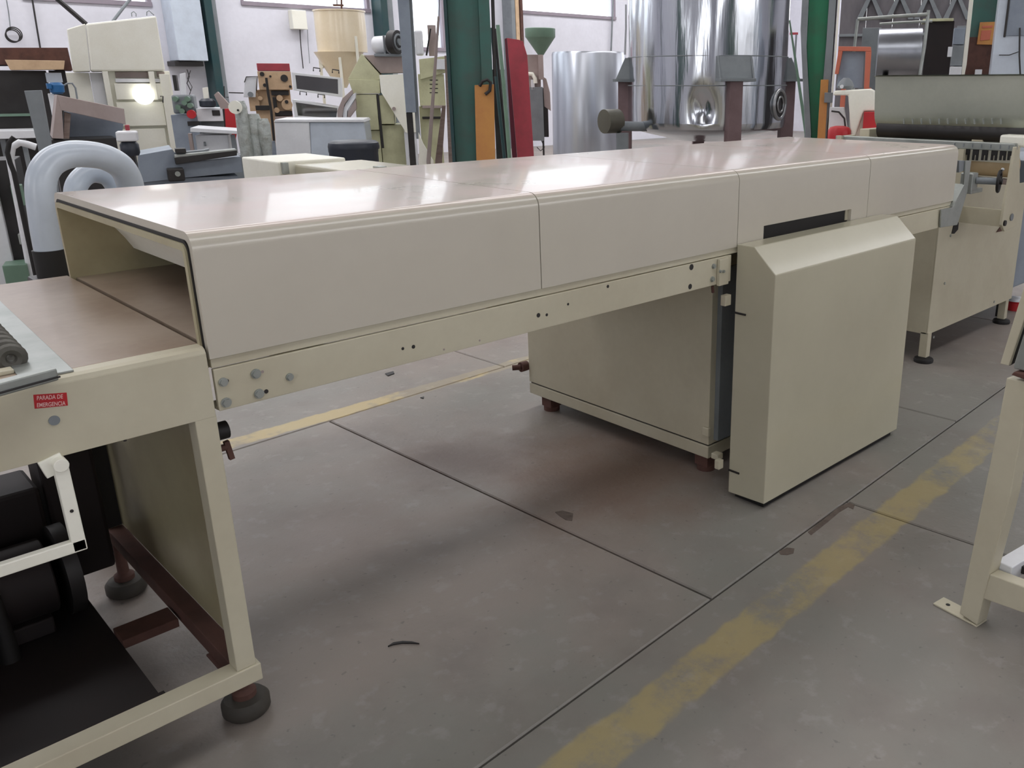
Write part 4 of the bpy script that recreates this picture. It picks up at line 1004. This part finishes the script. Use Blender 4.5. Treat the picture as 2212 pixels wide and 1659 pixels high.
t.poly('side_arm', [(1172, 165), (1180, 170), (1188, 200), (1190, 240), (1176, 230)], BROWN, .05, .15)
t.rod('spout', [(1140, 160, 0), (1150, 160, 0), (1156, 170, 0), (1157, 180, 0)], 4.5, OFFW)
t.box('grille', 1147, 172, 1155, 194, WHITE, -.0, .05)
t.box('cabinet', 1145, 188, 1174, 304, GREYP, .0, .3)
t.box('cabinet_side', 1174, 190, 1184, 296, DARK, .06, .2)
t.rod('cable', [(1170, 304, 0), (1176, 318, 0), (1168, 326, 0), (1160, 318, 0)], 1, DARK)
for u in (1147, 1172): t.box('leg', u, 304, u + 4, 330, DARK, .05, .05, 0)

# ================================================================== stainless vessels
t = T('small_stainless_vat', 'dull stainless vat standing on the floor left of the big tank', 'tank', 1272, 16.4, 0)
t.lathe('vat', 1272, [(80, 400), (80, 300), (80, 118), (78, 113), (76, 113), (76, 130)], STAINB, 0, None, 64)
t = T('stainless_tank', 'tall polished stainless tank on steel legs with a dented side', 'tank', 1527, 10.2, 0)
cz = {}
rad = abs(t.at(1527 + 173, 150).x - t.at(1527, 150).x)
zb0 = t.z(1527, 287); 
def tz(v): return t.z(1527, v, -rad * .98)
zz = [tz(288), tz(283), tz(276)]
n_a, zs_ = 96, []
z_low = tz(288); z_hi = 4.6
prof = [(.3, z_low - .12), (rad * .75, z_low - .04), (rad * .93, z_low), (rad * .985, z_low + .03), (rad, z_low + .08)]
nz = 46
for k in range(1, nz + 1): prof.append((rad, z_low + .08 + (z_hi - z_low - .08) * (k / nz) ** 1.4))
mb = MB(); n = 128; vs = []
thd = None
for r_, z in prof:
    for k in range(n):
        a = 2 * math.pi * k / n; rr = r_
        if r_ > rad * .9:
            rr += .012 * noise.noise(Vector((math.cos(a) * 2.2, math.sin(a) * 2.2, z * .8))) + .005 * noise.noise(Vector((math.cos(a) * 6, math.sin(a) * 6, z * 1.6 + 5)))
            # dent at front
            da = (a - (-math.pi / 2 - .08) + math.pi) % (2 * math.pi) - math.pi; dz = z - tz(243)
            dd = (da / .14) ** 2 + (dz / .20) ** 2
            sk = dz + (da) * 1.2
            if dd < 3: rr -= .055 * math.exp(-dd * 1.6) * (1 + .5 * math.tanh(sk * 12))
        vs.append((rr * math.cos(a), rr * math.sin(a), z))
fs = [(i * n + k, i * n + (k + 1) % n, (i + 1) * n + (k + 1) % n, (i + 1) * n + k) for i in range(len(prof) - 1) for k in range(n)]
mb.add(vs, fs, True); mb.build('tank_body', STAIN, t.e)
for v in (120, 185):
    MB().torus((0, 0, tz(v)), (0, 0, 1), rad - .001, .006, 96, 6).build('weld_seam', GREYP, t.e)
for ang, nm in ((-73, 0), (181, 1), (8, 2), (95, 3)):
    a = R_(ang); c = Vector((math.cos(a) * rad, math.sin(a) * rad, 0)); ou = Vector((math.cos(a), math.sin(a), 0)); sd = Vector((-math.sin(a), math.cos(a), 0))
    zt_, zl_ = tz(121), tz(176)
    def lp_(i, j, z): return c + ou * i + sd * j + Vector((0, 0, z))
    mb = MB().prism([lp_(-.03, -.19, zl_), lp_(.16, -.19, zl_), lp_(.16, .19, zl_), lp_(-.03, .19, zl_)], (0, 0, .03))
    mb.prism([lp_(-.03, -.19, zl_), lp_(.14, -.19, zl_), lp_(.02, -.19, zt_), lp_(-.03, -.19, zt_)], sd * .02)
    mb.prism([lp_(-.03, .17, zl_), lp_(.14, .17, zl_), lp_(.02, .17, zt_), lp_(-.03, .17, zt_)], sd * .02)
    mb.prism([lp_(-.02, -.17, zl_ + .03), lp_(.10, -.17, zl_ + .03), lp_(.02, -.17, zt_), lp_(-.02, -.17, zt_)], sd * .34)
    mb.build('leg_bracket', GREYP, t.e, .004)
    MB().prism([lp_(-.04, -.07, 0), lp_(.11, -.07, 0), lp_(.11, .07, 0), lp_(-.04, .07, 0)], (0, 0, zl_)).build('leg', mat('brown_leg_paint', (124, 102, 104), .6, dirt=(96, 74, 72), damt=.6), t.e, .004)
# porthole on the right side
a = R_(-28); c = Vector((math.cos(a) * rad, math.sin(a) * rad, tz(228))); ou = Vector((math.cos(a), math.sin(a), 0))
ph = MB().torus(c + ou * .0, ou, .15, .02, 32, 10).build('porthole_ring', STEEL, t.e)
MB().cyl(c - ou * .03, c + ou * .004, .145, 28).build('porthole_glass', DARK, ph)
MB().torus(c + ou * .01, ou, .08, .012, 24, 8).build('porthole_hub', STEEL, ph)
# outlet pipe on the left
t.rod('outlet_pipe', [(1400, 273, -.5), (1370, 273, -.6), (1338, 272, -.7)], 10, GREYP)
p = t.at(1320, 262, -.7)
MB().cyl(p + Vector((-.07, -.06, 0)), p + Vector((.07, .06, 0)), .125, 24).build('pipe_flange', mat('dull_bronze', (104, 102, 92), .5, .4, dirt=(70, 66, 58)), t.e)
t.box('pipe_support', 1331, 288, 1356, 330, GREYP, -.8, .14, 0)
t.rod('vent_pipe', [(1400, -40, -1.15), (1398, 60, -1.15), (1396, 118, -1.15)][:0] or [(1352, 10, -.9), (1352, 60, -.9), (1350, 118, -.9)], 2, STEEL)

# ================================================================== right background
t = T('bright_green_column', 'bright green steel column with orange base strip right of the tank', 'column', 1770, 8.0, 0)
t.poly('left_flange', [(1730, -60), (1737, -60), (1742, 100), (1752, 290), (1755, 400), (1745, 400), (1740, 290), (1730, 60)], GREYP, -.02, .3)
t.poly('web', [(1737.6, -60), (1796, -60), (1784, 100), (1768, 290), (1762, 400), (1755.6, 400), (1752.5, 290), (1742.5, 100)], GREENR, .05, .1)
t.poly('right_flange', [(1796.5, -60), (1810, -60), (1800, 100), (1786, 290), (1780, 400), (1762.5, 400), (1768.5, 290), (1784.5, 100)], GREYP, -.02, .3)
t.poly('orange_strip', [(1773, 172), (1790, 172), (1783, 290), (1778, 400), (1764, 400), (1766, 290)], ORANGE, -.04, .018)
t.poly('pale_edge', [(1817, -60), (1824, -60), (1804, 150), (1793, 290), (1786, 400), (1781, 400), (1788, 290), (1800, 150)], OFFW, -.03, .05)
t.poly('dark_edge', [(1811, -60), (1816.5, -60), (1799, 150), (1787, 290), (1781, 400), (1780.5, 400), (1786.5, 290), (1797, 150)], DARK, -.02, .05)
t.box('junction_box', 1781, 200, 1799, 222, GREYP, -.10, .06)
t = T('diagonal_brace', 'thin grey green diagonal brace leaning on the bright green column', 'brace', 1722, 8.6, 0)
t.poly('brace', [(1704, 45), (1707, 42), (1746, 290), (1750, 420), (1743, 420), (1738, 290)], GREENF, 0, .06)
t = T('red_barrier', 'thin red barrier rail far behind the tank', 'rail', 1715, 18, 0)
t.box('rail', 1706, 70, 1724, 75, RED, 0, .04)
t.box('rail_post', 1712, 74, 1716, 300, GREYP, 0, .04, 0)

t = T('sheet_partition', 'grey weathered sheet metal partition closing the right background', 'partition', 2030, 13.5, 0)
us_ = [1812, 1868, 1925, 1983, 2045, 2105, 2165, 2225, 2290]
for a, b in zip(us_[:-1], us_[1:]):
    x0 = t.at(a + .2, 80).x; x1 = t.at(b - .2, 80).x
    MB().box((x0, 0, 0), (x1, .04, 5.2)).build('sheet_panel', CLAD, t.e, .006)
P0 = t.at(1800, 80)
for k in range(6):
    a = 1850 + k * 62
    t.poly('brace', [(a, 42), (a + 12, 42), (a + 34, -8), (a + 27, -12)], GREYP, -.06, .05)
    t.poly('brace', [(a + 62, 42), (a + 50, 42), (a + 30, -8), (a + 37, -12)], GREYP, -.05, .04)
t.box('rail', 1812, 70, 2290, 76, GREYP, -.05, .05)

t = T('steel_drum_rig', 'pale tube frame holding a big horizontal stainless drum', 'rig', 1925, 8.6, 0)
zt2 = t.z(1940, 55); zb2 = t.z(1940, 165); x0 = t.at(1898, 110).x; x1 = t.at(1995, 110).x
MB().cyl((x0, .45, (zt2 + zb2) / 2), (x1, .45, (zt2 + zb2) / 2), (zt2 - zb2) / 2, 40).build('drum', STAINB, t.e)
t.rod('frame_tube', [(1838, 185, 0), (1846, 100, 0), (1853, 42, 0)], 3.5, GALV)
t.rod('frame_tube', [(1853, 42, 0), (1930, 36, 0), (2008, 31, 0)], 4, GALV)
t.rod('frame_tube', [(2006, 22, 0), (1997, 100, 0), (1986, 168, 0)], 4, GALV)
t.rod('frame_tube', [(1900, 52, .3), (1960, 48, .3), (2014, 46, .3)], 3, GALV)
t.box('frame_leg', 1900, 165, 1912, 330, DARK, .3, .1, 0)
t.box('frame_leg', 1980, 165, 1992, 330, DARK, .3, .1, 0)
t.box('frame_leg', 1834, 183, 1842, 330, GALV, -.02, .06, 0)
t.box('grey_sheet', 1860, 60, 1900, 165, GREYP, .9, .04, 0)
t = T('black_cabinet', 'tall black cabinet right of the stainless drum', 'cabinet', 2026, 9.6, 0)
t.box('body', 1998, 45, 2056, 165, TRAY, 0, .5, 0, .01)
t.box('top_ledge', 1994, 40, 2060, 46, OLIVE, -.03, .5)
t.box('paper_label', 2047, 101, 2057, 123, WHITE, -.01, .012)
t = T('orange_frame', 'orange rectangular frame with a grey sheet inside', 'frame', 1845, 7.6, -5)
t.poly('frame_bar', [(1811, 100), (1881, 101), (1882, 111), (1811, 110)], ORFR, 0, .08)
t.poly('frame_bar', [(1870, 111), (1882, 111), (1877, 192), (1866, 192)], ORFR, 0, .08)
t.poly('frame_bar', [(1811, 110), (1820, 110), (1811, 160), (1803, 160)], ORFR, 0, .08)
t.poly('grey_sheet', [(1820, 112), (1868, 112), (1864, 190), (1806, 190)], BLUEG, .05, .03)
t.box('lower_leg', 1812, 185, 1822, 330, ORFR, .0, .08, 0)
t.box('lower_leg', 1866, 190, 1876, 330, ORFR, .0, .08, 0)
t = T('white_press', 'cream casting press with red drum and red box behind the tunnel end', 'machine', 1848, 6.6, -5)
t.poly('arch', [(1799, 206), (1802, 196), (1880, 192), (1889, 196), (1893, 240), (1866, 240), (1848, 292), (1852, 380), (1842, 380), (1838, 292), (1832, 206)], OFFW, 0, .2, .01)
t.box('side_casing', 1850, 205, 1893, 294, OFFW, .04, .2, 0)
t.box('base', 1796, 290, 1900, 360, OFFW, .06, .25, 0)
t.poly('inner_plate', [(1792, 232), (1822, 232), (1832, 292), (1790, 292)], WHITE, .15, .1)
t.rod('hose', [(1796, 240, .12), (1812, 242, .12), (1824, 256, .12), (1826, 274, .12)], 2, DARK)
t.lathe('red_drum', 1814, [(25, 300), (25, 282), (21, 275), (10, 272)], REDB, .0)
t.box('red_box', 1864, 242, 1899, 296, REDB, -.04, .06)
t.box('cap_block', 1868, 284, 1906, 296, OFFW, -.12, .1)
t.disc('port', 1858, 237, 3, DARK, .02, .03)
t.lathe('motor_cap', 1828, [(14, 192), (18, 186), (14, 176), (6, 168)], GREYP, .08)
t.disc('white_knob', 1818, 187, 4, WHITE, -.02, .05)
t = T('marked_green_column', 'dark green column with an orange sticker at the upper right', 'column', 2120, 9.5, 0)
t.poly('web', [(2098, -60), (2160, -60), (2140, 165), (2132, 300), (2076, 300), (2084, 165)], GREEN, .03, .1)
t.poly('right_flange', [(2160.5, -60), (2174, -60), (2150, 165), (2142, 300), (2132.5, 300), (2140.5, 165)], TEAL, -.02, .3)
t.poly('lower_plate', [(2090, 80), (2153, 80), (2142, 165), (2134, 300), (2076, 300), (2084, 165)], RUSTY, .01, .02)
t.poly('cream_pole', [(2097, -60), (2104, -60), (2088, 140), (2083, 165), (2078, 300), (2073, 300), (2077, 165), (2079, 140)], OFFW, -.1, .05)
stk = t.poly('orange_sticker', [(2117, 48), (2151, 47), (2144, 97), (2110, 96)], ORANGE, -.01, .01)
t.poly('sticker_print', [(2122, 56), (2145, 55), (2143, 60), (2121, 61)], ORFR, -.016, .006, parent=stk)
t.poly('sticker_print', [(2120, 66), (2142, 65), (2138, 86), (2117, 88)], ORFR, -.016, .006, parent=stk)
t.box('small_switch', 2106, 150, 2121, 165, WHITE, -.08, .05)
t = T('grey_switchboard', 'small grey electrical boxes between black cabinet and green column', 'electrical box', 2068, 11.0, 0)
t.box('upper_box', 2060, 60, 2084, 96, BLUEG, .0, .15)
t.box('lower_box', 2050, 98, 2080, 142, GREYP, .0, .15)
t.box('bottom_box', 2052, 144, 2077, 166, WHITE, -.05, .2)
t.box('backing', 2055, 56, 2080, 300, GREYP, .16, .03, 0)
t = T('pale_blue_cabinet', 'pale blue cabinet with a dark window at the top right corner', 'cabinet', 2190, 8.2, 0)
t.box('body', 2152, -60, 2260, 165, BLUEW, 0, .4, 0, .01)
t.box('window', 2180, -60, 2260, 77, BLUEG, -.01, .03)
t.box('window_edge', 2176, -60, 2181, 80, DARK, -.02, .03)
t.rod('cable', [(2158, 119, -.02), (2180, 119, -.02), (2200, 112, -.02)], 1, DARK)
t.rod('cable', [(2203, 60, -.03), (2202, 120, -.03), (2204, 162, -.03)], 2, DARK)
rf = PX(2192, 668, z=0); rfo = empty('red_foot_base', 'small red foot with a pale cap on the floor by the depositor', 'base', (rf.x, rf.y, 0))
MB().lathe([(.06, 0), (.06, .05), (.05, .06)], (0, 0), 20, True).build('red_foot', REDB, rfo)
MB().lathe([(.062, .06), (.055, .075), (.001, .08)], (0, 0), 20, True).build('cap', WHITE, rfo)

# ---- things that are one mesh become a single top-level object
bpy.context.view_layer.update()
for e in [o for o in scn.objects if o.type == 'EMPTY' and o.parent is None and 'category' in o]:
    ch = list(e.children)
    if len(ch) == 1 and not ch[0].children:
        c = ch[0]; mw = c.matrix_world.copy(); c.parent = None; c.matrix_world = mw
        nm = e.name
        for k in ('label', 'category', 'group'):
            if k in e: c[k] = e[k]
        bpy.data.objects.remove(e); c.name = nm
